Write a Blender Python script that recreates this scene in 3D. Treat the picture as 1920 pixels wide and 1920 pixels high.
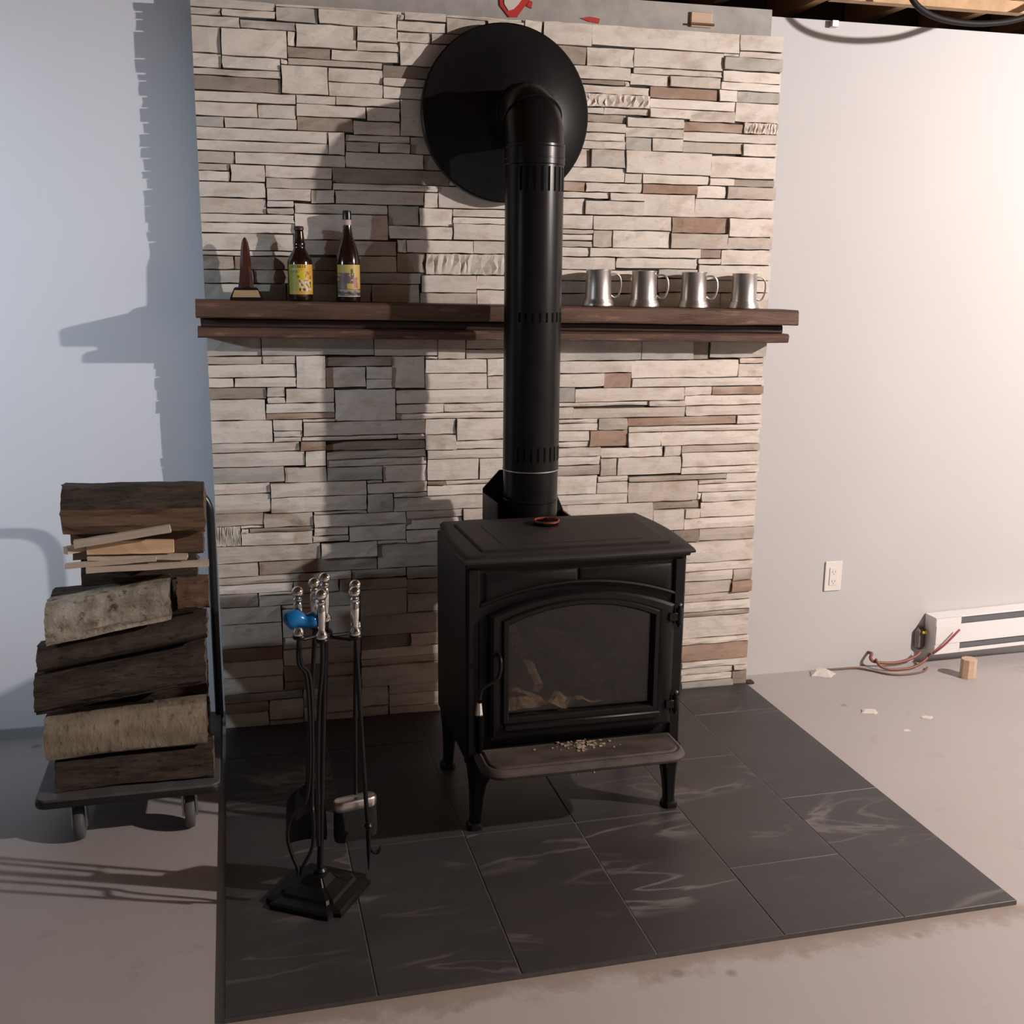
import bpy, bmesh, math, random
from mathutils import Vector, Matrix, noise
for o in list(bpy.data.objects): bpy.data.objects.remove(o)
SC = bpy.context.scene
COL = SC.collection
PI = math.pi

# ------------------------------------------------------------------ camera
F_PX = 2061.134
YAW, PITCH, ROLL = 0.249078, 0.216284, 0.0100504
fw = Vector((math.sin(YAW)*math.cos(PITCH), math.cos(YAW)*math.cos(PITCH), -math.sin(PITCH)))
rt = Vector((math.cos(YAW), -math.sin(YAW), 0)); up = rt.cross(fw)
rt2 = rt*math.cos(ROLL)+up*math.sin(ROLL); up2 = -rt*math.sin(ROLL)+up*math.cos(ROLL)
cam = bpy.data.cameras.new('camera'); cam.sensor_width = 36; cam.sensor_fit = 'HORIZONTAL'
cam.lens = 36*F_PX/1920
cam.clip_start = .05
co = bpy.data.objects.new('camera', cam); COL.objects.link(co)
co.matrix_world = Matrix(((rt2.x, up2.x, -fw.x, .072249), (rt2.y, up2.y, -fw.y, -3.435605),
                          (rt2.z, up2.z, -fw.z, 1.465471), (0, 0, 0, 1)))
SC.camera = co

# ------------------------------------------------------------------ world, exposure, lamp settings
wd = bpy.data.worlds.new('world'); SC.world = wd; wd.use_nodes = True
wd.node_tree.nodes['Background'].inputs[0].default_value = (.5, .55, .65, 1)
wd.node_tree.nodes['Background'].inputs[1].default_value = .005
vs = SC.view_settings
vs.view_transform = 'Standard'; vs.look = 'None'; vs.gamma = 1; vs.use_curve_mapping = False
vs.exposure = 0.0
# bare bulb under the joists on one side, reflector clamp lamp aimed at the wall on the other
BULB = dict(pos=(3.84, -2.38, 2.26), watts=480, color=(1.0, .905, .865), radius=.035)
CLAMP = dict(pos=(-2.18, -1.50, 1.82), aim=(-.84, .1, 1.26), watts=120, color=(.76, .88, 1.0), radius=.03, cone=69)

# ------------------------------------------------------------------ helpers
def link(o): COL.objects.link(o); return o
def tag(o, label=None, cat=None, group=None, kind=None):
    if label: o['label'] = label
    if cat: o['category'] = cat
    if group: o['group'] = group
    if kind: o['kind'] = kind
    return o
def thing(name, label, cat, loc=(0, 0, 0), group=None, kind=None):
    o = bpy.data.objects.new(name, None); o.empty_display_size = .05; o.location = loc; link(o)
    return tag(o, label, cat, group, kind)
def obj(name, bm, mat, parent=None, smooth=False, origin=None, label=None):
    """bm is written in world metres; the object's origin goes to the parent's place (or to origin)"""
    me = bpy.data.meshes.new(name)
    bmesh.ops.recalc_face_normals(bm, faces=bm.faces)
    off = Vector((0, 0, 0))
    if parent is not None:
        q = parent
        while q is not None: off += Vector(q.location); q = q.parent
    elif origin is not None: off = Vector(origin)
    bmesh.ops.translate(bm, verts=bm.verts, vec=-off)
    bm.to_mesh(me); bm.free()
    for m in (mat if isinstance(mat, (list, tuple)) else [mat]): me.materials.append(m)
    if smooth:
        for p in me.polygons: p.use_smooth = True
        if smooth != 'all':
            try: me.set_sharp_from_angle(angle=math.radians(38))
            except Exception: pass
    o = link(bpy.data.objects.new(name, me))
    if parent is not None: o.parent = parent
    elif origin is not None: o.location = origin
    if label: o['label'] = label
    return o
def B(): return bmesh.new()
def bx(bm, x0, x1, y0, y1, z0, z1, bev=0, seg=1, mi=0):
    vs_ = [bm.verts.new((x, y, z)) for x in (x0, x1) for y in (y0, y1) for z in (z0, z1)]
    fs = [bm.faces.new([vs_[i] for i in f]) for f in ((0, 1, 3, 2), (4, 6, 7, 5), (0, 4, 5, 1), (2, 3, 7, 6), (0, 2, 6, 4), (1, 5, 7, 3))]
    for f in fs: f.material_index = mi
    if bev:
        es = list({e for f in fs for e in f.edges})
        bmesh.ops.bevel(bm, geom=es, offset=bev, segments=seg, affect='EDGES', profile=.5)
    return vs_
def stack(bm, rings, cap0=True, cap1=True, mi=0):
    rows = [[bm.verts.new(p) for p in r] for r in rings]; n = len(rows[0])
    for a, b in zip(rows, rows[1:]):
        for i in range(n):
            f = bm.faces.new((a[i], a[(i+1) % n], b[(i+1) % n], b[i])); f.material_index = mi
    if cap0: bm.faces.new(rows[0][::-1]).material_index = mi
    if cap1: bm.faces.new(rows[-1]).material_index = mi
    return rows
def lathe(bm, prof, c=(0, 0, 0), n=32, axis='z', cap0=True, cap1=True):
    rings = []
    for r, h in prof:
        ring = []
        for i in range(n):
            a = 2*PI*i/n; p, q = r*math.cos(a), r*math.sin(a)
            v = {'z': (p, q, h), 'y': (p, h, q), 'x': (h, p, q)}[axis]
            ring.append((c[0]+v[0], c[1]+v[1], c[2]+v[2]))
        rings.append(ring)
    return stack(bm, rings, cap0, cap1)
def smoothpath(pts, k=6):
    pts = [Vector(p) for p in pts]; out = []
    P = [pts[0]*2-pts[1]]+pts+[pts[-1]*2-pts[-2]]
    for i in range(1, len(P)-2):
        for j in range(k):
            t = j/k; a, b, c, d = P[i-1], P[i], P[i+1], P[i+2]
            out.append(.5*((2*b)+(c-a)*t+(2*a-5*b+4*c-d)*t*t+(3*b-a-3*c+d)*t**3))
    return out+[pts[-1]]
def tube(bm, pts, r, n=10, closed=False, caps=True, flat=None):
    pts = [Vector(p) for p in pts]; N = len(pts)
    rad = r if isinstance(r, (list, tuple)) else [r]*N
    tans = []
    for i in range(N):
        if closed: t = pts[(i+1) % N]-pts[i-1]
        else: t = pts[min(i+1, N-1)]-pts[max(i-1, 0)]
        tans.append(t.normalized())
    nrm = tans[0].orthogonal().normalized() if flat is None else (Vector(flat)-tans[0]*tans[0].dot(Vector(flat))).normalized()
    rings = []
    for i in range(N):
        t = tans[i]; nrm = (nrm-t*nrm.dot(t)).normalized(); bn = t.cross(nrm)
        rr = rad[i]
        ra, rb = rr if isinstance(rr, tuple) else (rr, rr)
        rings.append([pts[i]+nrm*ra*math.cos(2*PI*k/n)+bn*rb*math.sin(2*PI*k/n) for k in range(n)])
    if closed: stack(bm, rings+[rings[0]], False, False); bmesh.ops.remove_doubles(bm, verts=bm.verts, dist=1e-6)
    else: stack(bm, rings, caps, caps)
def prism(bm, poly, y0, y1, inset=0):
    """polygon in (x,z), extruded along y"""
    rings = [[(x, y0, z) for x, z in poly], [(x, y1, z) for x, z in poly]]
    stack(bm, rings)
def slab(bm, levels):
    """levels: list of (polygon in xy, z)"""
    stack(bm, [[(x, y, z) for x, y in poly] for poly, z in levels])
def inset_poly(poly, d):
    n = len(poly); out = []
    for i in range(n):
        p0, p1, p2 = Vector(poly[i-1]), Vector(poly[i]), Vector(poly[(i+1) % n])
        a = (p1-p0).normalized(); b = (p2-p1).normalized()
        na, nb = Vector((-a.y, a.x)), Vector((-b.y, b.x))
        m = (na+nb); m = m/max(.3, m.length_squared/2) if m.length > 1e-6 else na
        out.append(tuple(p1+m*d))
    return out
def rrect(x0, x1, y0, y1, r, k=5, corners=(1, 1, 1, 1)):
    pts = []
    for (cx, cy, a0), on in zip(((x1-r, y0+r, -PI/2), (x1-r, y1-r, 0), (x0+r, y1-r, PI/2), (x0+r, y0+r, PI)), corners):
        for j in range(k+1):
            a = a0+PI/2*j/k
            if on: pts.append((cx+r*math.cos(a), cy+r*math.sin(a)))
            else:
                sx, sy = (1 if cx > (x0+x1)/2 else -1), (1 if cy > (y0+y1)/2 else -1)
                e = .0004*j
                pts.append((cx+sx*r-(e if sx*sy > 0 else 0)*0, cy+sy*r))
    if not all(corners):
        q = [pts[0]]
        for p_ in pts[1:]:
            if (Vector(p_)-Vector(q[-1])).length > 1e-5: q.append(p_)
        pts = q
    return pts
def strip_frame(bm, outer, inner, y0, y1, chamfer=0):
    """closed frame between two loops of equal count in (x,z); front at y0, back at y1"""
    n = len(outer)
    L = [[bm.verts.new((x, y1, z)) for x, z in outer], [bm.verts.new((x, y0+chamfer, z)) for x, z in outer]]
    if chamfer:
        o2 = [(ox+(ix-ox)*.22, oz+(iz-oz)*.22) for (ox, oz), (ix, iz) in zip(outer, inner)]
        i2 = [(ix+(ox-ix)*.22, iz+(oz-iz)*.22) for (ox, oz), (ix, iz) in zip(outer, inner)]
        L += [[bm.verts.new((x, y0, z)) for x, z in o2], [bm.verts.new((x, y0, z)) for x, z in i2]]
    L += [[bm.verts.new((x, y0+chamfer, z)) for x, z in inner], [bm.verts.new((x, y1, z)) for x, z in inner]]
    L.append(L[0])
    for a, b in zip(L, L[1:]):
        for i in range(n): bm.faces.new((a[i], a[(i+1) % n], b[(i+1) % n], b[i]))
def arch(x0, x1, z0, zs, zt, k=14):
    """bottom, sides to zs, shallow arch to zt; counter-clockwise from bottom left"""
    c = (x0+x1)/2; pts = [(x0, z0), (c, z0), (x1, z0), (x1, (z0+zs)/2), (x1, zs)]
    h = zt-zs; w = (x1-x0)/2; R = (w*w+h*h)/(2*h); cz = zt-R; a0 = math.asin(w/R)
    for j in range(1, k):
        a = a0-2*a0*j/k; pts.append((c+R*math.sin(a), cz+R*math.cos(a)))
    return pts+[(x0, zs), (x0, (z0+zs)/2)]
def copy_tree(o, parent=None):
    c = o.copy(); link(c); c.parent = parent
    for ch in list(o.children): copy_tree(ch, c)
    return c

# ------------------------------------------------------------------ materials
def nodes(name):
    m = bpy.data.materials.new(name); m.use_nodes = True
    nt = m.node_tree; p = nt.nodes['Principled BSDF']; return m, nt, p
def N(nt, t, **kw):
    n = nt.nodes.new(t)
    for k, v in kw.items(): setattr(n, k, v)
    return n
def coords(nt, scale=(1, 1, 1), rot=(0, 0, 0)):
    tc = N(nt, 'ShaderNodeTexCoord'); mp = N(nt, 'ShaderNodeMapping')
    mp.inputs['Scale'].default_value = scale; mp.inputs['Rotation'].default_value = rot
    nt.links.new(tc.outputs['Object'], mp.inputs['Vector']); return mp.outputs['Vector']
def noise_fac(nt, vec, scale, detail=4, lo=.35, hi=.65, rough=.55, dist=0):
    n = N(nt, 'ShaderNodeTexNoise'); n.inputs['Scale'].default_value = scale; n.inputs['Detail'].default_value = detail
    n.inputs['Roughness'].default_value = rough; n.inputs['Distortion'].default_value = dist
    nt.links.new(vec, n.inputs['Vector'])
    r = N(nt, 'ShaderNodeMapRange'); r.inputs['From Min'].default_value = lo; r.inputs['From Max'].default_value = hi
    nt.links.new(n.outputs['Fac'], r.inputs['Value']); return r.outputs['Result']
def mix(nt, fac, a, b, mode='MIX'):
    m = N(nt, 'ShaderNodeMix', data_type='RGBA', blend_type=mode)
    for sock, v in ((m.inputs[0], fac), (m.inputs[6], a), (m.inputs[7], b)):
        if isinstance(v, (int, float)): sock.default_value = v
        elif isinstance(v, tuple): sock.default_value = (*v, 1)
        else: nt.links.new(v, sock)
    return m.outputs[2]
def bump(nt, p, h, strength=.3, dist=.01):
    b = N(nt, 'ShaderNodeBump'); b.inputs['Strength'].default_value = strength; b.inputs['Distance'].default_value = dist
    nt.links.new(h, b.inputs['Height']); nt.links.new(b.outputs['Normal'], p.inputs['Normal'])
def pbr(name, c1, c2=None, rough=.6, metal=0, scale=8, stretch=(1, 1, 1), detail=5, bmp=0, bdist=.004, lo=.35, hi=.65, spec=None, coat=0):
    m, nt, p = nodes(name)
    p.inputs['Roughness'].default_value = rough; p.inputs['Metallic'].default_value = metal
    if spec is not None: p.inputs['Specular IOR Level'].default_value = spec
    if coat: p.inputs['Coat Weight'].default_value = coat; p.inputs['Coat Roughness'].default_value = .15
    p.inputs['Base Color'].default_value = (*c1, 1)
    v = coords(nt, stretch)
    if c2 is not None:
        f = noise_fac(nt, v, scale, detail, lo, hi)
        nt.links.new(mix(nt, f, c1, c2), p.inputs['Base Color'])
    if bmp:
        f2 = noise_fac(nt, v, scale*2.3, 6, .2, .8)
        bump(nt, p, f2, bmp, bdist)
    return m
def vcol_mat(name, rough=.6, scale=0, stretch=(1, 1, 1), amt=.3, bmp=0, bdist=.003, metal=0, dark=(.5, .42, .36)):
    m, nt, p = nodes(name); p.inputs['Roughness'].default_value = rough; p.inputs['Metallic'].default_value = metal
    at = N(nt, 'ShaderNodeAttribute', attribute_name='Col'); out = at.outputs['Color']
    if scale:
        v = coords(nt, stretch)
        f = noise_fac(nt, v, scale, 6, .45, .78)
        ml = N(nt, 'ShaderNodeMath', operation='MULTIPLY'); ml.inputs[1].default_value = amt; nt.links.new(f, ml.inputs[0])
        out = mix(nt, ml.outputs[0], out, dark, 'MULTIPLY')
        if bmp: bump(nt, p, noise_fac(nt, v, scale*3, 8, .2, .8, .65), bmp, bdist)
    nt.links.new(out, p.inputs['Base Color']); return m
def set_col(me, fn):
    """fn(vertex index, co) -> rgb, stored per point in attribute Col"""
    a = me.color_attributes.new('Col', 'FLOAT_COLOR', 'POINT')
    for i, v in enumerate(me.vertices): a.data[i].color = (*fn(i, v.co), 1)

M = {}
M['paint'] = pbr('white_wall_paint', (.555, .555, .56), (.54, .54, .545), .75, scale=2.5, bmp=.05, bdist=.002, lo=.3, hi=.7)
M['paint_cool_lit'] = pbr('cool_white_paint_with_light', (.78, .815, .885), (.76, .795, .865), .75, scale=2.5, bmp=.05, bdist=.002, lo=.3, hi=.7)  # slightly blue paint, made brighter and bluer in place of stronger cool light
M['room'] = pbr('basement_wall', (.16, .15, .145), (.12, .115, .11), .9, scale=3)
M['cement'] = pbr('cement_board', (.42, .40, .375), (.33, .32, .30), .9, scale=14, bmp=.2)
M['joist'] = pbr('joist_lumber', (.55, .36, .19), (.40, .25, .13), .7, scale=3, stretch=(6, .5, 6), bmp=.1)
M['subfloor'] = pbr('subfloor_board', (.10, .075, .055), (.07, .05, .04), .9, scale=5)
M['iron'] = pbr('black_cast_iron', (.007, .0065, .0068), (.010, .0095, .0095), .42, scale=60, bmp=.08, bdist=.001, spec=.28)
M['iron_dusty'] = pbr('dusty_cast_iron', (.011, .0085, .0078), (.019, .0145, .0125), .6, scale=18, bmp=.1, bdist=.001)
M['ash_iron'] = pbr('ash_dusted_iron', (.040, .030, .025), (.085, .066, .055), .7, scale=12, stretch=(1, 2, 2), bmp=.1, bdist=.001)
M['pipe'] = pbr('black_stovepipe_enamel', (.0065, .0065, .007), (.009, .0085, .009), .30, scale=30, spec=.26)
M['black'] = pbr('matt_black', (.004, .004, .004), rough=.9, spec=.05)
M['tool'] = pbr('black_tool_iron', (.006, .0062, .0065), (.009, .009, .009), .36, scale=40, spec=.35)
M['chrome'] = pbr('polished_nickel', (.78, .76, .73), rough=.09, metal=1)
M['nickel'] = pbr('satin_nickel', (.60, .55, .51), rough=.32, metal=1)
M['pewter'] = pbr('brushed_pewter', (.60, .58, .555), (.54, .52, .50), .36, metal=1, scale=30, stretch=(1, 1, 6))
M['silver_edge'] = pbr('bare_steel_edge', (.5, .5, .5), rough=.4, metal=1)
M['brick_fire'] = pbr('firebrick', (.16, .12, .095), (.08, .06, .05), .9, scale=12, bmp=.3)
M['ash'] = pbr('wood_ash', (.50, .40, .31), (.24, .19, .15), .95, scale=40, bmp=.5)
M['char'] = pbr('charred_wood', (.32, .25, .20), (.14, .11, .09), .9, scale=10, stretch=(1, 4, 4), bmp=.4)
M['plastic_white'] = pbr('white_plastic', (.80, .76, .73), rough=.35)
M['socket'] = pbr('socket_slot', (.34, .32, .31), rough=.6)
M['enamel'] = pbr('white_heater_enamel', (.82, .81, .81), rough=.35)
M['heater_gap'] = pbr('grey_heater_louvre', (.135, .135, .15), rough=.5)
M['raw_wood'] = pbr('raw_pine', (.62, .45, .32), (.52, .37, .26), .7, scale=5, stretch=(1, 1, 6), bmp=.1)
M['cable_brown'] = pbr('red_brown_cable', (.26, .095, .065), rough=.5)
M['wire_red'] = pbr('red_wire', (.38, .07, .075), rough=.45)
M['wire_nut'] = pbr('yellow_plastic', (.75, .55, .08), rough=.4)
M['cable_black'] = pbr('black_cable', (.012, .011, .012), rough=.6, spec=.25)
M['red_tape'] = pbr('red_tape', (.50, .035, .03), rough=.4)
M['paper'] = pbr('torn_paper', (.62, .60, .54), rough=.8)
M['plaster'] = pbr('plaster', (.72, .67, .62), (.62, .57, .53), .9, scale=40, bmp=.3)
M['blue'] = pbr('blue_plastic', (.012, .20, .52), (.008, .13, .40), .22, scale=25)
M['gold'] = pbr('brass_plate', (.62, .44, .25), rough=.45, metal=.5)
M['trophy'] = pbr('dark_polished_wood', (.075, .022, .014), (.035, .010, .008), .22, scale=7, stretch=(6, 6, 1), coat=.4)
M['black_wood'] = pbr('black_lacquer', (.010, .008, .008), rough=.3)
M['glass_brown'] = pbr('dark_brown_bottle_glass', (.013, .0045, .003), rough=.06, coat=1)
M['cap_brown'] = pbr('brown_foil', (.05, .02, .016), rough=.4)
M['band'] = pbr('pale_neck_band', (.55, .42, .41), rough=.6)
M['bristle'] = pbr('black_bristle', (.006, .006, .006), (.012, .012, .012), .8, scale=60, stretch=(8, 8, 1), bmp=.6)
M['rubber'] = pbr('grey_rubber', (.10, .10, .105), rough=.6)
M['cart'] = pbr('grey_cart_deck', (.105, .10, .105), (.075, .072, .075), .55, scale=20, bmp=.15)
M['cart_dark'] = pbr('dark_cart_bumper', (.016, .016, .018), rough=.4)
M['cart_tube'] = pbr('black_cart_handle', (.018, .018, .019), rough=.3)
M['copper'] = pbr('copper_rim', (.42, .12, .06), rough=.35, metal=.7)
# floor concrete with stains
def concrete():
    m, nt, p = nodes('painted_concrete'); p.inputs['Roughness'].default_value = .62
    v = coords(nt)
    base = mix(nt, noise_fac(nt, v, 1.6, 6, .3, .7), (.44, .41, .41), (.405, .378, .378))
    base = mix(nt, noise_fac(nt, v, 7, 8, .60, .72, .6), base, (.36, .33, .32))
    # few dark drips and pale plaster specks
    vo = N(nt, 'ShaderNodeTexVoronoi'); vo.inputs['Scale'].default_value = 3.1; nt.links.new(v, vo.inputs['Vector'])
    r = N(nt, 'ShaderNodeMapRange'); r.inputs['From Min'].default_value = .060; r.inputs['From Max'].default_value = .035
    nt.links.new(vo.outputs['Distance'], r.inputs['Value'])
    base = mix(nt, r.outputs['Result'], base, (.27, .245, .225))
    vo2 = N(nt, 'ShaderNodeTexVoronoi'); vo2.inputs['Scale'].default_value = 7.3; nt.links.new(v, vo2.inputs['Vector'])
    r2 = N(nt, 'ShaderNodeMapRange'); r2.inputs['From Min'].default_value = .075; r2.inputs['From Max'].default_value = .05
    nt.links.new(vo2.outputs['Distance'], r2.inputs['Value'])
    g = noise_fac(nt, v, .9, 2, .56, .62)
    ml = N(nt, 'ShaderNodeMath', operation='MULTIPLY'); nt.links.new(r2.outputs['Result'], ml.inputs[0]); nt.links.new(g, ml.inputs[1])
    base = mix(nt, ml.outputs[0], base, (.62, .58, .55))
    # rough unpainted border round the hearth pad
    sx = N(nt, 'ShaderNodeSeparateXYZ'); nt.links.new(v, sx.inputs[0])
    def m2(op, a, b):
        n = N(nt, 'ShaderNodeMath', operation=op)
        for s, q in zip(n.inputs, (a, b)):
            if isinstance(q, (int, float)): s.default_value = q
            else: nt.links.new(q, s)
        return n.outputs[0]
    dx = m2('SUBTRACT', m2('ABSOLUTE', m2('SUBTRACT', sx.outputs['X'], .915), 0), .915)
    dy = m2('SUBTRACT', m2('MULTIPLY', sx.outputs['Y'], -1), 1.447)
    d = m2('MAXIMUM', dx, dy)
    nz = noise_fac(nt, v, 11, 9, .3, .7, .7)
    edge = m2('SUBTRACT', m2('ADD', .012, m2('MULTIPLY', nz, .09)), d)
    r3 = N(nt, 'ShaderNodeMapRange'); r3.inputs['From Min'].default_value = -.012; r3.inputs['From Max'].default_value = .03
    nt.links.new(edge, r3.inputs['Value'])
    front = N(nt, 'ShaderNodeMapRange'); front.inputs['From Min'].default_value = -.02; front.inputs['From Max'].default_value = .01
    nt.links.new(m2('SUBTRACT', dy, m2('MULTIPLY', dx, .5)), front.inputs['Value'])
    base = mix(nt, m2('MULTIPLY', m2('MULTIPLY', r3.outputs['Result'], .62), front.outputs['Result']), base, (.25, .19, .145))
    nt.links.new(base, p.inputs['Base Color'])
    bump(nt, p, noise_fac(nt, v, 14, 8, .2, .8), .12, .004)
    return m
M['concrete'] = concrete()
def slate():
    m, nt, p = nodes('dark_slate_tile')
    at = N(nt, 'ShaderNodeObjectInfo')
    tc = N(nt, 'ShaderNodeTexCoord'); va = N(nt, 'ShaderNodeVectorMath', operation='ADD'); sc = N(nt, 'ShaderNodeVectorMath', operation='SCALE')
    cmb = N(nt, 'ShaderNodeCombineXYZ')
    for k in (0, 1): nt.links.new(at.outputs['Random'], cmb.inputs[k])
    nt.links.new(cmb.outputs[0], sc.inputs[0]); sc.inputs['Scale'].default_value = 9.0
    nt.links.new(tc.outputs['Object'], va.inputs[0]); nt.links.new(sc.outputs[0], va.inputs[1])
    mp = N(nt, 'ShaderNodeMapping'); mp.inputs['Rotation'].default_value = (0, 0, .45); mp.inputs['Scale'].default_value = (1.0, 3.2, 1)
    nt.links.new(va.outputs[0], mp.inputs['Vector']); v = mp.outputs['Vector']
    base = mix(nt, noise_fac(nt, v, 2.2, 6, .3, .7), (.034, .0315, .034), (.050, .046, .049))
    n = N(nt, 'ShaderNodeTexNoise'); n.inputs['Scale'].default_value = 1.5; n.inputs['Detail'].default_value = 5; n.inputs['Distortion'].default_value = .7
    nt.links.new(v, n.inputs['Vector'])
    ab = N(nt, 'ShaderNodeMath', operation='SUBTRACT'); ab.inputs[1].default_value = .5; nt.links.new(n.outputs['Fac'], ab.inputs[0])
    a2 = N(nt, 'ShaderNodeMath', operation='ABSOLUTE'); nt.links.new(ab.outputs[0], a2.inputs[0])
    r = N(nt, 'ShaderNodeMapRange'); r.inputs['From Min'].default_value = .022; r.inputs['From Max'].default_value = .0; r.inputs['To Max'].default_value = .8
    nt.links.new(a2.outputs[0], r.inputs['Value'])
    ml = N(nt, 'ShaderNodeMath', operation='MULTIPLY'); nt.links.new(r.outputs['Result'], ml.inputs[0])
    nt.links.new(noise_fac(nt, v, 1.1, 3, .48, .68), ml.inputs[1])
    base = mix(nt, ml.outputs[0], base, (.21, .19, .18))
    nt.links.new(base, p.inputs['Base Color']); p.inputs['Roughness'].default_value = .42; p.inputs['Specular IOR Level'].default_value = .45
    bump(nt, p, noise_fac(nt, v, 6, 8, .2, .8), .12, .004)
    return m
M['slate'] = slate()
M['grout'] = pbr('dark_grout', (.12, .105, .098), (.09, .08, .075), .9, scale=40)
def stone_mat():
    m, nt, p = nodes('cast_stone'); p.inputs['Roughness'].default_value = .86
    at = N(nt, 'ShaderNodeAttribute', attribute_name='Col'); v = coords(nt, (1, 1, 2.2))
    def amt(f, k):
        q = N(nt, 'ShaderNodeMath', operation='MULTIPLY'); q.inputs[1].default_value = k; nt.links.new(f, q.inputs[0]); return q.outputs[0]
    c = mix(nt, amt(noise_fac(nt, v, 9, 5, .50, .72, .6), .75), at.outputs['Color'], (.66, .58, .51), 'MULTIPLY')
    c = mix(nt, amt(noise_fac(nt, v, 17, 7, .58, .74, .65), .55), c, (.58, .47, .38), 'MULTIPLY')
    c = mix(nt, amt(noise_fac(nt, v, 42, 6, .60, .70, .6), .35), c, (.62, .54, .47), 'MULTIPLY')
    nt.links.new(c, p.inputs['Base Color']); v2 = coords(nt, (1, 1, 3.5))
    bump(nt, p, noise_fac(nt, v2, 13, 9, .2, .8, .62), .42, .006); return m
M['stone'] = stone_mat()
M['stone_back'] = pbr('dark_joint_backing', (.045, .036, .030), rough=.95)

# ------------------------------------------------------------------ room shell
def structure(name, bm, mat, label, cat): return tag(obj(name, bm, mat), label, cat, kind='structure')
RX0, RX1, RY0, WY, CZ = -2.7, 5.3, -5.2, .10, 2.57
bm = B(); bx(bm, RX0-.1, RX1+.1, RY0-.1, .5, -.12, 0); structure('floor', bm, M['concrete'], 'painted grey beige concrete basement floor', 'floor')
bm = B(); bx(bm, RX0, .10, WY, WY+.1, 0, 2.285); structure('wall_left', bm, M['paint_cool_lit'], 'cool white painted wall behind the firewood cart', 'wall')
bm = B(); bx(bm, 1.73, RX1, WY, WY+.1, 0, 2.285); structure('wall_right', bm, M['paint'], 'warm white painted wall above the baseboard heater', 'wall')
bm = B(); bx(bm, RX0, RX1, .42, .5, 0, CZ); structure('wall_back', bm, M['subfloor'], 'dark foundation wall behind the joist ends', 'wall')
bm = B(); bx(bm, RX0-.1, RX0, RY0, .5, 0, CZ); structure('wall_west', bm, M['room'], 'grey basement wall left of the room', 'wall')
bm = B(); bx(bm, RX1, RX1+.1, RY0, .5, 0, CZ); structure('wall_east', bm, M['room'], 'grey basement wall right of the room', 'wall')
bm = B(); bx(bm, RX0-.1, RX1+.1, RY0-.1, RY0, 0, CZ); structure('wall_front', bm, M['room'], 'grey basement wall opposite the stove', 'wall')
bm = B(); bx(bm, RX0-.1, RX1+.1, RY0-.1, .5, CZ, CZ+.08); ceil = structure('ceiling', bm, M['subfloor'], 'dark open basement ceiling above bare lumber joists', 'ceiling')
for i in range(-15, 16):
    x = 1.66+.305*i
    if RX0+.03 < x < RX1-.07:
        bm = B(); bx(bm, x, x+.038, RY0+.02, .41, 2.335, CZ-.002); obj('joist', bm, M['joist'], ceil)
bm = B(); bx(bm, RX0, -.001, WY-.008, WY-.0005, 0, .034); structure('baseboard_left', bm, pbr('unpainted_strip', (.36, .38, .41), rough=.8), 'thin unpainted grey strip along the foot of the left wall', 'baseboard')
bm = B(); bx(bm, 1.93, 3.4, -.119, -.081, 2.298, 2.334); structure('trim_1', bm, M['joist'], 'orange lumber strip nailed under the joists by the right wall', 'beam')

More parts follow.
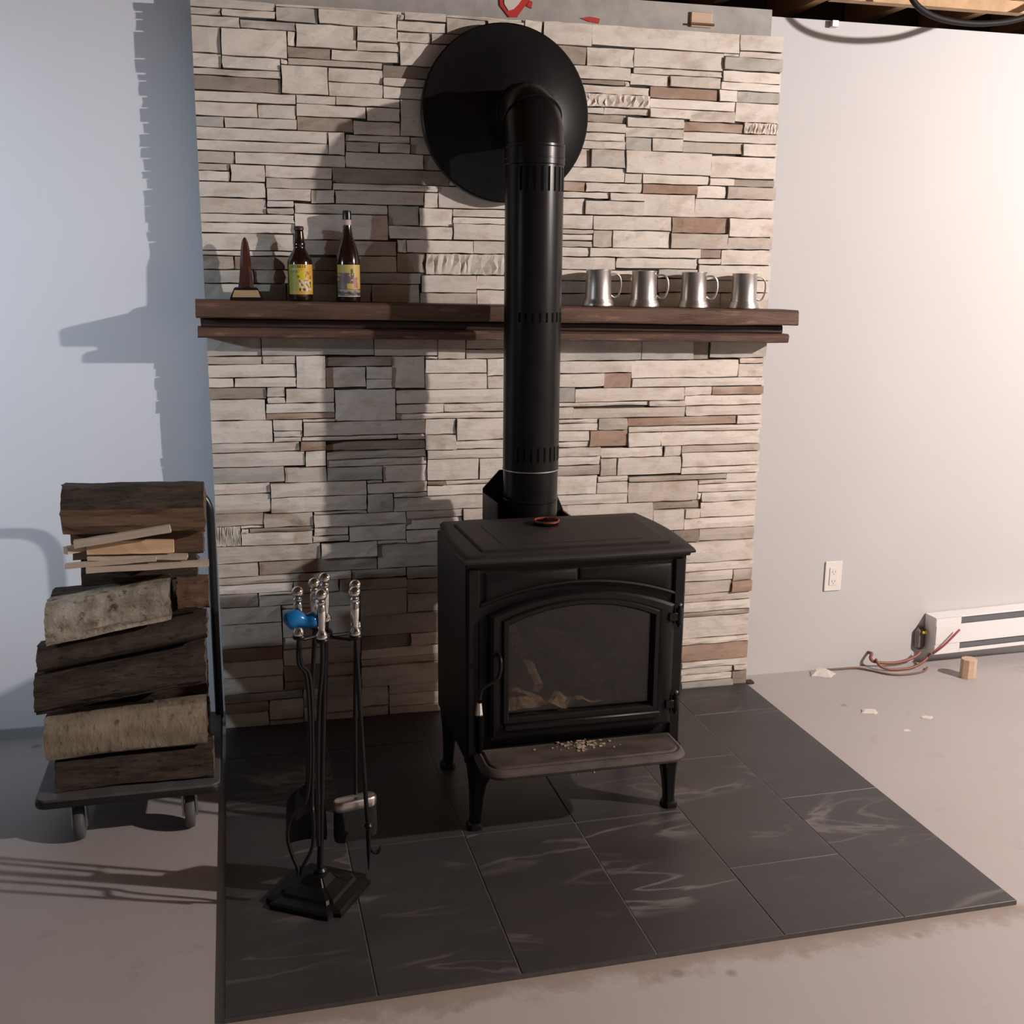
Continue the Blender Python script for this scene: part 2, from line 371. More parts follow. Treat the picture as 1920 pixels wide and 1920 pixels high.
# ------------------------------------------------------------------ stone chimney breast
STONES = """
0,436,47,5c 47,439,74,2c 121,436,25,5c 146,439,48,2c 194,433,12,8c 206,428,31,13c 237,429,99,12c 336,431,30,10c 47,431,24,8g 71,431,46,8c 117,436,4,3c
146,430,25,9t 171,435,23,4c 0,432,17,4c 17,432,30,4c 117,430,29,6c 171,427,23,8g 194,429,12,4c 0,426,27,6c 27,426,31,5g 58,418,35,13c 93,423,24,8c
336,427,30,4c 117,424,20,6c 137,424,23,6t 160,425,11,5c 194,421,12,8g 265,418,60,11c 325,427,11,2c 206,419,3,9t 209,417,25,11b 234,417,31,11c
171,420,23,7c 325,419,41,8g 0,412,16,14c 16,411,37,15c 53,418,5,8c 160,417,11,8c 118,411,30,13c 148,417,12,7c 93,418,25,5c 194,413,12,8c 171,413,23,7c
206,415,3,4c 325,412,41,7c 53,412,25,6b 78,412,40,6c 265,414,60,4c 148,409,23,8c 209,403,10,14t 219,409,44,8c 206,408,3,7t 263,407,26,7c 289,407,35,7t
171,404,35,9t 0,404,16,8c 53,408,55,4t 324,407,42,5c 16,404,33,7c 49,408,4,3c 108,404,35,7b 143,404,5,7c 148,401,23,8c 219,400,5,9t 224,406,35,3b
259,406,4,3t 49,392,27,16c 76,400,32,8c 206,404,3,4c 276,400,47,7d 323,400,13,7c 336,400,30,7g 224,401,52,5c 0,400,49,4c 108,399,31,5c 139,399,9,5c
171,393,38,11t 209,394,10,9t 148,397,23,4c 224,392,3,9d 227,393,49,8s 0,392,49,8b 76,392,32,8c 219,395,5,5c 276,394,59,6c 335,388,31,12c 108,392,34,7c
142,388,6,11b 148,393,23,4c 219,389,5,6t 209,390,10,4c 276,388,28,6c 304,387,31,7c 148,386,61,7c 227,389,19,4c 246,389,30,4c 0,386,57,6c 57,387,23,5c
80,387,38,5c 118,371,23,21c 224,378,3,14c 209,379,10,11c 219,378,5,11c 227,384,34,5b 141,381,7,7c 261,382,39,6c 341,381,25,7s 57,380,41,7c
98,379,20,8c 300,381,41,6d 0,378,35,8c 35,378,22,8c 148,380,32,6c 180,377,29,9t 227,378,34,6c 261,376,39,6c 141,371,7,10d 300,375,66,6c 57,372,33,8b
148,369,21,11c 169,374,11,6c 90,371,28,8c 209,365,10,14g 0,372,16,6g 16,372,41,6c 219,373,7,5g 226,373,35,5c 180,370,29,7t 261,368,18,8g 279,368,21,8c
300,368,41,7t 341,367,25,8c 169,366,11,8c 219,368,6,5c 225,368,36,5c 0,365,75,7c 75,359,10,13c 85,367,39,4c 124,361,20,10t 144,365,4,6g 180,366,29,4b
148,355,21,14t 219,357,19,11c 238,357,23,11g 261,354,59,14c 85,361,20,6g 105,361,19,6c 320,353,46,14c 169,362,26,4t 195,361,14,5c 0,359,75,6c
144,352,4,13b 209,361,10,4b 169,356,26,6t 85,352,47,9c 132,352,12,9b 195,357,24,4c 0,352,21,7t 21,352,64,7c 195,352,18,5c 213,348,48,9c 169,348,26,8t
148,351,21,4c 261,348,12,6g 273,348,46,6c 319,348,18,5c 337,348,29,5b 0,348,18,4t 18,342,20,10c 38,345,39,7c 77,343,71,9b 195,348,18,4c 148,343,21,8c
0,342,18,6c 169,343,43,5c 212,342,23,6d 235,342,38,6c 273,342,38,6d 311,340,21,8c 332,340,34,8t 38,339,39,6t 77,339,64,4c 141,330,48,13c
189,329,23,14b 0,333,38,9c 212,338,39,4c 251,337,24,5c 275,328,35,14c 310,328,56,12c 38,332,26,7c 64,331,14,8c 78,331,54,8c 132,330,9,9c
212,328,23,10c 235,328,40,9c 0,324,38,9t 38,328,16,4c 54,325,56,6c 110,319,19,12g 129,319,21,11c 150,325,39,5c 189,322,23,7t 38,324,16,4t
212,319,29,9c 241,319,54,9c 295,318,39,10d 334,316,32,12c 54,310,56,15c 150,321,39,4c 0,319,54,5c 189,316,23,6c 150,311,39,10c 0,313,54,6c
110,311,40,8c 212,316,29,3c 241,308,13,11t 254,308,40,11c 294,308,40,10t 189,302,23,14b 212,312,29,4c 334,308,32,8t 0,303,53,10c 212,308,29,4b
115,303,6,8c 121,303,42,8c 163,303,26,8c 53,301,62,9t 212,302,27,6c 239,302,76,6c 315,302,15,6b 330,298,36,10c 0,300,53,3c 115,291,18,12b
133,290,50,13s 183,296,6,7c 189,293,23,9c 212,294,45,8c 257,295,57,7c 314,298,16,4c 79,291,36,10t 0,292,18,8b 18,292,61,8b 314,288,52,10c 183,290,6,6c
286,289,28,6g 212,287,74,7c 189,285,23,8b 0,284,29,8g 29,284,49,8b 78,284,52,7g 130,279,35,11c 165,281,24,9c 286,280,27,9c 313,280,53,8c 213,279,73,8c
189,279,23,6t 0,266,48,18g 48,267,51,17t 99,264,30,20t 165,263,24,18c 287,262,44,18c 331,262,35,18c 129,263,36,16t 189,273,23,6c 213,262,74,17c
189,269,24,4t 189,264,23,5g 48,262,51,5c 0,258,48,8t 99,258,30,6t 189,257,23,7b 129,258,60,5b 48,258,31,4t 79,258,20,4c 213,255,36,7b 249,256,41,6d
290,256,36,6c 326,255,40,7c 0,241,32,17g 32,241,68,17g 100,240,40,18t 140,254,18,4c 158,244,32,13t 190,243,22,14d 276,236,37,20g 313,236,12,20b
212,236,64,19g 325,237,41,18g 140,238,18,16t 158,238,32,6t 190,236,22,7t 0,236,32,5t 32,236,20,5t 52,221,18,20c 70,234,41,6b 111,220,21,20c
132,238,8,2c 132,229,40,9c 172,227,18,11c 347,233,19,4t 0,228,52,8c 190,228,22,8c 212,228,58,8c 270,224,77,12c 70,221,25,13c 95,226,16,8c
347,224,19,9c 132,219,40,10c 0,222,15,6c 15,222,37,6c 190,222,22,6g 212,219,39,9c 251,218,19,10d 172,219,18,8c 95,220,16,6c 270,218,96,6c 0,215,34,7b
34,216,11,6c 190,217,22,5c 45,212,30,9c 75,200,38,20c 113,210,77,9c 212,209,19,10g 231,209,77,9c 308,212,20,6c 328,212,38,6d 190,212,22,5t
34,212,11,4c 0,202,33,13c 33,206,42,6c 190,206,22,6c 309,205,57,7c 113,204,31,6c 144,204,46,6c 212,206,71,3c 283,205,26,4c 33,202,42,4d 190,200,22,6c
212,198,18,8c 230,198,79,7t 309,198,57,7c 113,200,77,4c 0,188,37,14c 37,195,18,7c 55,200,20,2c 55,191,77,9c 132,190,20,10c 152,186,39,14c
191,196,21,4c 212,195,36,3c 248,190,20,8t 268,192,79,6d 347,192,19,6c 191,190,21,6c 37,191,18,4c 213,190,35,5c 269,188,97,4c 37,188,17,3c 54,188,60,3c
114,187,18,4c 132,180,20,10c 191,184,22,6b 213,183,29,7c 242,179,27,11d 0,182,53,6g 53,182,16,6d 269,178,24,10c 293,178,73,10c 69,181,63,6b
152,180,39,6c 191,177,22,7c 213,179,29,4c 0,173,56,9c 56,172,13,10c 69,176,63,5t 133,174,58,6c 213,173,37,6c 250,171,45,7c 295,171,13,7c 308,173,58,5t
191,170,22,7c 69,171,64,5c 133,160,34,14c 167,160,24,14c 0,163,43,10g 213,167,37,6c 308,163,58,10c 43,162,26,10t 69,162,35,9g 104,160,29,11c
250,159,12,12t 262,159,46,12c 191,161,22,9g 213,160,37,7b 0,156,34,7c 308,158,58,5c 34,153,60,9c 94,160,10,2t 191,157,22,4t 94,153,39,7c 133,157,12,3d
145,157,46,3c 213,147,35,13c 248,155,22,4c 270,154,72,4b 342,151,24,7c 133,150,46,7c 179,150,34,7c 0,144,34,12c 248,147,22,8c 270,140,51,14t
321,151,21,3t 34,143,60,10c 94,141,17,12g 111,150,22,3c 321,145,45,6c 111,141,71,9c 182,142,31,8t 214,140,56,7c 321,140,3,5c 324,138,42,7c 0,136,29,8t
29,134,31,9t 60,141,34,2t 182,137,31,5g 60,133,59,8c 119,136,37,5t 156,133,26,8t 214,133,14,7t 228,126,61,14c 289,134,35,6b 324,127,42,11c
182,123,17,14b 199,128,14,9g 0,123,15,13s 15,134,14,2c 119,128,37,8c 15,131,5,3c 20,131,40,3b 289,119,23,15c 312,127,12,7c 60,127,22,6c 82,122,37,11c
156,125,26,8t 214,127,14,6t 15,123,44,8c 119,120,27,8c 146,121,10,7b 199,121,14,7b 59,123,23,4t 214,122,14,5t 312,119,54,8c 228,112,16,14t
244,120,29,6c 273,121,16,5c 156,117,26,8b 0,112,64,11t 182,119,17,4g 64,112,36,10c 100,120,19,2t 213,118,15,4t 146,112,10,9t 199,112,14,9d
273,115,16,6g 100,103,45,17g 244,116,29,4t 182,105,17,14c 289,113,16,6c 305,110,19,9b 324,110,42,9t 213,104,15,14c 156,106,26,11t 244,110,18,6c
262,108,11,8c 273,108,16,7b 289,104,16,9c 0,103,25,9t 25,103,75,9b 145,107,11,5b 199,103,14,9c 228,105,16,7c 244,103,18,7c 305,101,3,9b 308,95,58,15c
262,104,27,4d 145,96,11,11c 156,92,26,14c 182,91,17,14t 228,101,16,4t 213,93,15,11c 262,96,43,8t 0,98,66,5t 66,98,17,5c 83,97,36,6g 119,95,26,8g
199,99,14,4c 244,96,18,7t 228,97,16,4t 305,90,3,11c 199,93,14,6t 0,92,46,6c 46,90,29,8t 75,90,8,8t 83,90,36,7g 228,86,16,11t 145,87,11,9c 244,87,38,9c
282,92,23,4c 119,85,26,10g 308,89,58,6c 199,86,29,7c 0,83,24,9b 24,90,22,2c 156,85,26,7d 282,86,23,6t 182,82,17,9b 24,83,34,7c 58,80,30,10g
88,72,31,18g 305,86,3,4g 309,81,42,8c 351,80,15,9b 145,83,11,4c 244,79,38,8c 199,78,45,8c 282,82,26,4b 119,72,26,13g 156,74,26,11c 0,72,38,11t
38,80,20,3c 145,78,11,5g 182,75,17,7g 282,77,26,5d 309,72,41,9t 38,61,50,19t 350,72,16,8d 244,68,38,11c 145,71,11,7c 199,74,45,4t 282,71,26,6c
182,70,17,5d 156,65,26,9c 199,66,45,8c 0,56,38,16t 88,58,57,14g 308,66,58,6t 145,66,11,5t 282,66,26,5t 182,64,17,6c 244,57,38,11g 145,57,11,9d
199,57,25,9c 224,52,20,14c 282,59,27,7t 309,59,57,7c 156,58,26,7c 182,50,17,14b 38,53,26,8c 64,52,24,9t 282,45,26,14t 308,55,58,4b 88,49,33,9b
121,49,24,9c 156,49,26,9t 145,51,11,6c 199,53,25,4c 244,53,18,4b 262,51,20,6c 0,47,38,9d 309,39,57,16c 38,42,26,11c 199,44,25,9g 244,47,18,6c
64,41,24,11d 224,48,20,4t 145,42,11,9c 262,45,20,6c 182,45,17,5g 88,42,57,7c 156,38,26,11t 224,37,20,11c 0,36,38,11c 244,43,18,4c 182,39,17,6c
262,36,46,9g 199,33,25,11c 244,38,18,5g 38,31,26,11d 88,37,68,5t 64,32,24,9b 182,33,17,6b 309,35,57,4c 156,33,26,5c 244,31,18,7t 88,23,68,14c
224,28,20,9b 0,25,38,11c 262,31,47,5c 309,24,6,11g 315,22,51,13d 156,25,46,8c 202,24,22,9c 64,18,24,14g 38,25,26,6d 244,17,40,14c 284,27,25,4t
224,17,20,11c 284,21,25,6b 0,19,50,6g 50,17,14,8c 156,18,16,7g 172,16,30,9g 202,10,22,14t 309,20,6,4t 88,9,18,14c 106,16,50,7c 315,17,51,5c
284,15,25,6c 309,13,6,7c 0,12,28,7d 28,5,22,14c 64,7,24,11t 156,9,16,9t 50,12,14,5t 224,12,32,5c 256,13,28,4b 315,12,40,5c 355,13,11,4c 106,7,40,9c
146,11,10,5g 172,0,30,16t 284,4,25,11b 256,7,28,6c 309,0,6,13c 355,0,11,13b 0,0,28,12c 50,4,14,8c 224,4,16,8c 240,0,16,12b 315,7,40,5c 146,4,10,7b
202,0,22,10t 88,0,18,9t 156,4,16,5c 64,0,24,7c 106,0,40,7t 256,0,28,7c 315,0,40,7g 28,0,22,5g 50,0,14,4c 146,0,26,4c 224,0,16,4t 284,0,25,4t"""
GR = .005
CH = 2.205
bm = B(); bx(bm, .0015, 1.8285, .015, WY+.06, 0, 2.20); chim = structure('wall_chimney', bm, M['stone_back'], 'cream stacked stone chimney breast behind the wood stove', 'wall')
bm = B(); bx(bm, .0, 1.80, .036, WY+.05, 2.2005, 2.29); obj('cement_board', bm, M['cement'], chim, label='grey cement board strip above the stones')
PAL = {'c': [(.75, .685, .615), (.78, .715, .645), (.71, .65, .58), (.745, .675, .605)],
       't': [(.60, .53, .46), (.56, .495, .43)], 'g': [(.44, .42, .385), (.50, .475, .435)],
       'b': [(.37, .305, .25), (.33, .27, .22)], 'd': [(.37, .255, .19), (.41, .29, .22)], 's': [(.72, .65, .575)]}
rs = random.Random(11)
def stone_geo(bm, x0, z0, w, h, kind):
    """one split-faced stone; returns colour list for its new vertices"""
    g = .0012
    x1, z1, x0, z0 = x0+w-g, z0+h-g, x0+g, z0+g
    dep = rs.uniform(-.0065, .0065)
    if kind in 'b': dep += .004
    if x0 < .01: dep *= .35
    col = rs.choice(PAL[kind]); k = rs.uniform(.93, 1.06); col = tuple(c*k for c in col)
    second = rs.choice(PAL[rs.choice('cct')] if kind in 'bdg' else PAL[rs.choice('ccttb')])
    sd = rs.random()*40
    nx = 26 if kind == 's' else max(3, min(7, int(w/.045)+2)); nz = 4 if kind == 's' else 3
    V, cols = [], []
    for j in range(nz):
        row = []
        for i in range(nx):
            u, v = i/(nx-1), j/(nz-1)
            x, z = x0+(x1-x0)*u, z0+(z1-z0)*v
            edge = i in (0, nx-1) or j in (0, nz-1)
            y = dep+(.0022 if edge else 0)+rs.uniform(-.0016, .0016)
            y += (u-.5)*math.sin(sd)*.006
            if j in (0, nz-1): z += rs.uniform(-.0018, .0008)*(1 if j else -1)
            if i in (0, nx-1): x += rs.uniform(-.002, .0008)*(1 if i else -1)*(1.6 if rs.random() < .3 else 1)*(.3 if (x < .01 or x > 1.82) else 1)
            elif kind != 's': x += rs.uniform(-.2, .2)*(x1-x0)/(nx-1)
            if kind == 's' and not edge: y += .004*(i % 2)+rs.uniform(-.003, .003); x += rs.uniform(-.9, .9)*(x1-x0)/(nx-1)
            row.append(bm.verts.new((x, y, z)))
            t = noise.noise(Vector((x*6+sd, sd, z*14)))*.5+.5
            t = max(0, min(1, (t-.52)*4))*(.65 if kind in 'bdg' else .35)
            cols.append(tuple(a*(1-t)+b*t for a, b in zip(col, second)))
        V.append(row)
    for j in range(nz-1):
        for i in range(nx-1): bm.faces.new((V[j][i], V[j][i+1], V[j+1][i+1], V[j+1][i]))
    ring = V[0]+[r[-1] for r in V[1:]]+V[-1][-2::-1]+[r[0] for r in V[-2:0:-1]]
    back = [bm.verts.new((v.co.x, .034, v.co.z)) for v in ring]
    cols += [col]*len(back)
    n = len(ring)
    for i in range(n): bm.faces.new((ring[i], back[i], back[(i+1) % n], ring[(i+1) % n]))
    return cols
stones = []
for t in STONES.split():
    a = t[:-1].split(','); x, z, w, h = (int(q)*GR for q in a)
    hid = .845 < x+w/2 < 1.0 or (.62 < x+w/2 < 1.2 and z+h/2 < .72)          # behind the pipe or the stove
    stones.append((x, z, w, h, t[-1], w*h*(.02 if hid else 1)))
stones.sort(key=lambda s: -s[5])
for s in stones[:298]:
    bm = B(); cols = stone_geo(bm, *s[:5])
    o = obj('stone', bm, M['stone'], chim); set_col(o.data, lambda i, c: cols[i])
bm = B(); cols = []
for s in stones[298:]: cols += stone_geo(bm, *s[:5])
o = obj('small_stones', bm, M['stone'], chim); set_col(o.data, lambda i, c: cols[i]); o['kind'] = 'stuff'

# ------------------------------------------------------------------ hearth pad
hearth = thing('hearth_pad', 'dark slate tiled hearth pad under the wood stove', 'hearth', (.915, -.72, 0))
bm = B(); bx(bm, .001, 1.829, -1.4455, .02, .0, .0112); obj('grout_bed', bm, M['grout'], hearth)
rh = random.Random(5)
for c in range(6):
    ys = [.018, -.547, -1.157, -1.447] if c == 4 else [.018, -.237, -.847, -1.447]
    for a, b in zip(ys, ys[1:]):
        bm = B(); g = .0016; dz = rh.uniform(-.0006, .0006)
        bx(bm, c*.305+g, (c+1)*.305-g, b+g, a-g, .001, .0125+dz, bev=.0012)
        obj('slate_tile', bm, M['slate'], hearth)
HZ = .0131

# ------------------------------------------------------------------ mantel shelf
MS = -.0142
def mz(x): return 1.3745+MS*(x+.024)
def wood_beam():
    m, nt, p = nodes('rough_stained_timber'); p.inputs['Roughness'].default_value = .55
    v = coords(nt, (1.2, 9, 9))
    base = mix(nt, noise_fac(nt, v, 3, 8, .3, .7, .6, .4), (.135, .066, .040), (.06, .030, .020))
    base = mix(nt, noise_fac(nt, v, 9, 6, .58, .75), base, (.24, .14, .095))
    nt.links.new(base, p.inputs['Base Color']); bump(nt, p, noise_fac(nt, v, 5, 8, .2, .8, .7), .5, .006); return m
M['timber'] = wood_beam()
M['timber_dark'] = pbr('dark_stained_timber', (.045, .022, .016), (.03, .016, .012), .7, scale=4, stretch=(1, 8, 8), bmp=.3)
mantel = thing('mantel_shelf', 'rough dark stained timber mantel shelf across the stone chimney', 'mantel', (.925, 0, 1.26))
def plank(name, xa, xb, y0, za, zb, mat, seed, amp=.002):
    r = random.Random(seed); bm = B(); n = 26; rings = []
    for i in range(n+1):
        x = xa+(xb-xa)*i/n; s = MS*(x+.024); j = lambda k=1: r.uniform(-amp, amp)*k
        if i == 0: x += 0
        t, b = zb+s, za+s
        rings.append([(x+j(), -.006, b), (x+j(), y0+.004+j(.5), b+j(.6)), (x+j(), y0+j(), b+.005+j(.4)), (x+j(), y0+j(), t-.006+j(.4)), (x+j(), y0+.006+j(.5), t-abs(j(.3))), (x+j(), -.006, t)])
    stack(bm, rings); return obj(name, bm, mat, mantel, smooth=True)
plank('top_plank', -.024, 1.872, -.132, 1.3245, 1.3745, M['timber'], 1)
plank('middle_board', -.012, 1.842, -.085, 1.2965, 1.3240, M['timber_dark'], 2, .0008)
plank('lower_plank', -.022, 1.858, -.102, 1.2665, 1.2960, M['timber'], 3, .0014)
# ------------------------------------------------------------------ wood stove
SX = .923
stove = thing('wood_stove', 'black cast iron wood stove with arched glass door on the slate hearth', 'stove', (SX, -.6, HZ))
# top plate: bowed sides, moulded edge
def top_poly(d=0):
    pts = []
    L, Rr, F, Bk = .616, 1.240, -.822, -.386
    for i in range(9): t = i/8; pts.append((L+(Rr-L)*t, F-.008*math.sin(PI*t)))                         # front
    for i in range(1, 9): t = i/8; pts.append((Rr-.003*t+.018*math.sin(PI*t), F+(Bk-F)*t))              # right
    for i in range(1, 9): t = i/8; pts.append((Rr-.003+(L+.018-Rr+.003)*t, Bk))                         # back
    for i in range(1, 8): t = i/8; pts.append((L+.018-.018*t-.018*math.sin(PI*t), Bk+(F-Bk)*t))         # left
    return inset_poly(pts, d) if d else pts
bm = B(); slab(bm, [(top_poly(.012), .731), (top_poly(.010), .738), (top_poly(0), .741), (top_poly(-.001), .746), (top_poly(.003), .752), (top_poly(.010), .757), (top_poly(.022), .7595)])
obj('top_plate', bm, M['iron_dusty'], stove, smooth=True)
tp = [(.672, -.775), (1.185, -.775), (1.200, -.46), (.660, -.46)]
bm = B(); slab(bm, [(tp, .759), (tp, .7625), (inset_poly(tp, .005), .7645)]); o = obj('cooktop_panel', bm, M['iron_dusty'], stove)
tp2 = [(.735, -.735), (1.125, -.735), (1.135, -.50), (.725, -.50)]
bm = B(); slab(bm, [(tp2, .764), (inset_poly(tp2, .003), .7658)]); obj('inner_panel', bm, M['iron_dusty'], o)
# firebox shell: sides, back, floor, roof
bm = B()
bx(bm, .624, .640, -.79, -.392, .195, .733, bev=.004); bx(bm, 1.206, 1.222, -.79, -.392, .195, .733, bev=.004)
bx(bm, .640, 1.206, -.41, -.392, .195, .733); bx(bm, .640, 1.206, -.785, -.41, .195, .285); bx(bm, .640, 1.206, -.785, -.41, .70, .733)
obj('firebox_shell', bm, M['iron'], stove, smooth=True)
bm = B(); bx(bm, .645, 1.2, -.425, -.4115, .287, .69); bx(bm, .6405, .665, -.78, -.426, .287, .60); bx(bm, 1.18, 1.2055, -.78, -.426, .287, .60); bx(bm, .666, 1.179, -.78, -.426, .2855, .30)
obj('firebrick_lining', bm, M['brick_fire'], stove)
inner = arch(.712, 1.138, .312, .590, .634)
def to_rect(loop, x0, x1, z0, z1):
    lx0, lx1 = min(p[0] for p in loop), max(p[0] for p in loop); n = len(loop); out = []
    k = n-6
    for i, (x, z) in enumerate(loop):
        X = x0+(x1-x0)*(x-lx0)/(lx1-lx0)
        Z = z0 if i < 3 else ((z0+z1)/2 if i in (3, n-1) else z1)
        out.append((X, Z))
    return out
bm = B(); strip_frame(bm, to_rect(inner, .622, 1.224, .195, .733), inner, -.802, -.786, .003); obj('front_plate', bm, M['iron'], stove, smooth=True)
# upper relief panels either side of the middle seam, arched underneath
def arch_z(x, x0, x1, zs, zt):
    c, w, h = (x0+x1)/2, (x1-x0)/2, zt-zs; R = (w*w+h*h)/(2*h); return zt-R+math.sqrt(max(0, R*R-(x-c)**2))
for xa, xb in ((.672, .918), (.924, 1.180)):
    bm = B(); bot = [(xa+(xb-xa)*i/10, arch_z(xa+(xb-xa)*i/10, .665, 1.187, .632, .680)) for i in range(11)]
    poly = bot+[(xb, .712), (xa, .712)]; ip = inset_poly(poly, .006)
    stack(bm, [[(x, -.800, z) for x, z in poly], [(x, -.806, z) for x, z in poly], [(x, -.810, z) for x, z in ip]])
    obj('relief_panel', bm, M['iron'], stove, smooth=True)
bm = B(); tube(bm, [(.66+.532*i/24, -.806, arch_z(.66+.532*i/24, .66, 1.192, .628, .676)) for i in range(25)], .006, 8); obj('arch_moulding', bm, M['iron'], stove, smooth=True)
# pilasters
for x0 in (.626, 1.188):
    bm = B(); bx(bm, x0, x0+.032, -.812, -.800, .205, .722, bev=.004); obj('pilaster', bm, M['iron'], stove)
# door with arched glass
door = obj('door', (lambda b: (strip_frame(b, arch(.682, 1.184, .268, .604, .655), arch(.716, 1.136, .316, .590, .634), -.836, -.804, .006), b)[1])(B()), M['iron'], stove, smooth=True)
bm = B(); strip_frame(bm, arch(.712, 1.140, .310, .593, .638), arch(.730, 1.124, .328, .580, .622), -.842, -.822, .005); obj('glass_frame', bm, M['iron'], door, smooth=True)
bm = B(); bx(bm, .716, 1.150, -.846, -.830, .292, .312, bev=.004); obj('door_ledge', bm, M['iron'], door, smooth=True)
def fire_glass():
    m, nt, p = nodes('sooty_fire_glass'); nt.nodes.remove(p)
    out = nt.nodes['Material Output']; tr = N(nt, 'ShaderNodeBsdfTransparent'); gl = N(nt, 'ShaderNodeBsdfGlossy'); df = N(nt, 'ShaderNodeBsdfDiffuse')
    gl.inputs['Roughness'].default_value = .05; df.inputs['Color'].default_value = (.03, .024, .021, 1)
    v = coords(nt); f = noise_fac(nt, v, 5, 4, .35, .75)
    tr.inputs['Color'].default_value = (.78, .73, .68, 1)
    a = N(nt, 'ShaderNodeMixShader'); r = N(nt, 'ShaderNodeMapRange'); r.inputs['To Min'].default_value = .03; r.inputs['To Max'].default_value = .16
    nt.links.new(f, r.inputs['Value']); nt.links.new(r.outputs[0], a.inputs[0]); nt.links.new(tr.outputs[0], a.inputs[1]); nt.links.new(df.outputs[0], a.inputs[2])
    b = N(nt, 'ShaderNodeMixShader'); b.inputs[0].default_value = .05
    nt.links.new(a.outputs[0], b.inputs[1]); nt.links.new(gl.outputs[0], b.inputs[2]); nt.links.new(b.outputs[0], out.inputs['Surface']); return m
bm = B(); a_ = arch(.718, 1.134, .318, .588, .632); prism(bm, a_, -.822, -.818); obj('door_glass', bm, fire_glass(), door)
for z in (.572, .326):
    bm = B(); lathe(bm, [(.009, z-.022), (.010, z-.020), (.010, z+.020), (.009, z+.022)], (1.196, -.835, 0), 14); lathe(bm, [(.005, z-.03), (.005, z+.03)], (1.196, -.835, 0), 10)
    bx(bm, 1.165, 1.196, -.842, -.834, z-.012, z+.012, bev=.002); obj('hinge', bm, M['iron'], door, smooth=True)
    bm = B(); lathe(bm, [(.006, z+.0305), (.0065, z+.033), (.003, z+.0355)], (1.196, -.835, 0), 12); obj('hinge_pin', bm, M['nickel'], door, smooth=True)
handle = obj('door_handle', (lambda b: (tube(b, smoothpath([(.700, -.835, .505), (.700, -.862, .500), (.699, -.868, .472), (.690, -.868, .449), (.668, -.868, .436), (.650, -.868, .424), (.645, -.868, .398)]), .0055, 10), b)[1])(B()), M['iron'], door, smooth=True)
bm = B(); lathe(bm, [(.0065, .391), (.007, .389), (.0105, .359), (.011, .357)], (.6445, -.868, 0), 8); obj('chrome_ferrule', bm, M['chrome'], handle, label='chrome ferrule on the door handle')
bm = B(); lathe(bm, [(.009, .357), (.012, .345), (.0125, .30), (.010, .26), (.006, .252)], (.6445, -.868, 0), 14); obj('grip', bm, M['black'], handle, smooth=True)
# ash lip
lp = rrect(.640, 1.196, -.956, -.800, .055, 6, (1, 0, 0, 1))
bm = B(); slab(bm, [(inset_poly(lp, .012), .206), (inset_poly(lp, .002), .212), (lp, .219), (inset_poly(lp, .004), .227), (inset_poly(lp, .014), .233), (inset_poly(lp, .019), .2315), (inset_poly(lp, .022), .2315), (inset_poly(lp, .026), .236)])
lip = obj('ash_lip', bm, M['ash_iron'], stove, smooth=True)
rr = random.Random(2); bm = B()
for k in range(90):
    x, y, s = .925+rr.gauss(0, .035), -.845+rr.gauss(0, .018), rr.uniform(.001, .0038)
    if not (-.90 < y < -.81): continue
    bx(bm, x-s, x+s*rr.uniform(.6, 2), y-s, y+s, .2362, .2362+s*.6)
tag(obj('ash_crumbs', bm, M['ash'], lip), kind='stuff')
# legs
def leg(sx, y):
    bm = B(); secs = [(.205, .040, .034, .0), (.188, .040, .033, .0), (.165, .030, .028, .008), (.135, .021, .022, .014), (.09, .0165, .018, .017), (.045, .014, .016, .019), (.030, .0145, .017, .020), (.026, .019, .022, .021), (HZ+.001, .021, .024, .021)]
    rings = []
    for z, hx, hy, off in secs:
        cx = SX+sx*(.256+off); rings.append([(cx+a, y+b, z) for a, b in ((-hx, -hy*.6), (-hx*.6, -hy), (hx*.6, -hy), (hx, -hy*.6), (hx, hy*.6), (hx*.6, hy), (-hx*.6, hy), (-hx, hy*.6))])
    stack(bm, rings); obj('leg', bm, M['iron'], stove, smooth=True)
for sx in (-1, 1):
    for y in (-.808, -.43): leg(sx, y)
bm = B(); bx(bm, .66, 1.186, -.77, -.42, .178, .1945, bev=.003); obj('bottom_shield', bm, M['iron'], stove)
bm = B(); tube(bm, [(.922+.022*math.cos(PI*i/10), -.905, .182+.026*math.sin(PI*i/10)) for i in range(11)]+[(.90, -.905, .182)], .0032, 8, closed=False)
tube(bm, [(.922, -.905, .207), (.922, -.78, .19)], .003, 8); obj('air_lever', bm, M['nickel'], stove, smooth=True)
bm = B(); bx(bm, 1.222, 1.262, -.50, -.47, .19, .197, bev=.002); obj('side_lever', bm, M['iron_dusty'], stove)
sp = [(.800, .60), (1.058, .60), (1.058, .735), (1.000, .868), (.852, .868), (.800, .812)]
bm = B(); prism(bm, sp, -.211, -.205); obj('flue_shield', bm, M['iron'], stove)
bm = B(); bx(bm, .800, .806, -.385, -.211, .60, .80); obj('shield_wing', bm, M['iron'], stove)
bm = B(); bx(bm, 1.05, 1.056, -.385, -.211, .60, .735); obj('shield_wing', bm, M['iron'], stove)
bm = B(); lathe(bm, [(.078, .56), (.078, .645), (.072, .6455), (.072, .56)], (.9255, -.30, 0), 28); bx(bm, .87, .98, -.391, -.36, .57, .64); obj('flue_collar', bm, M['iron'], stove, smooth=True)

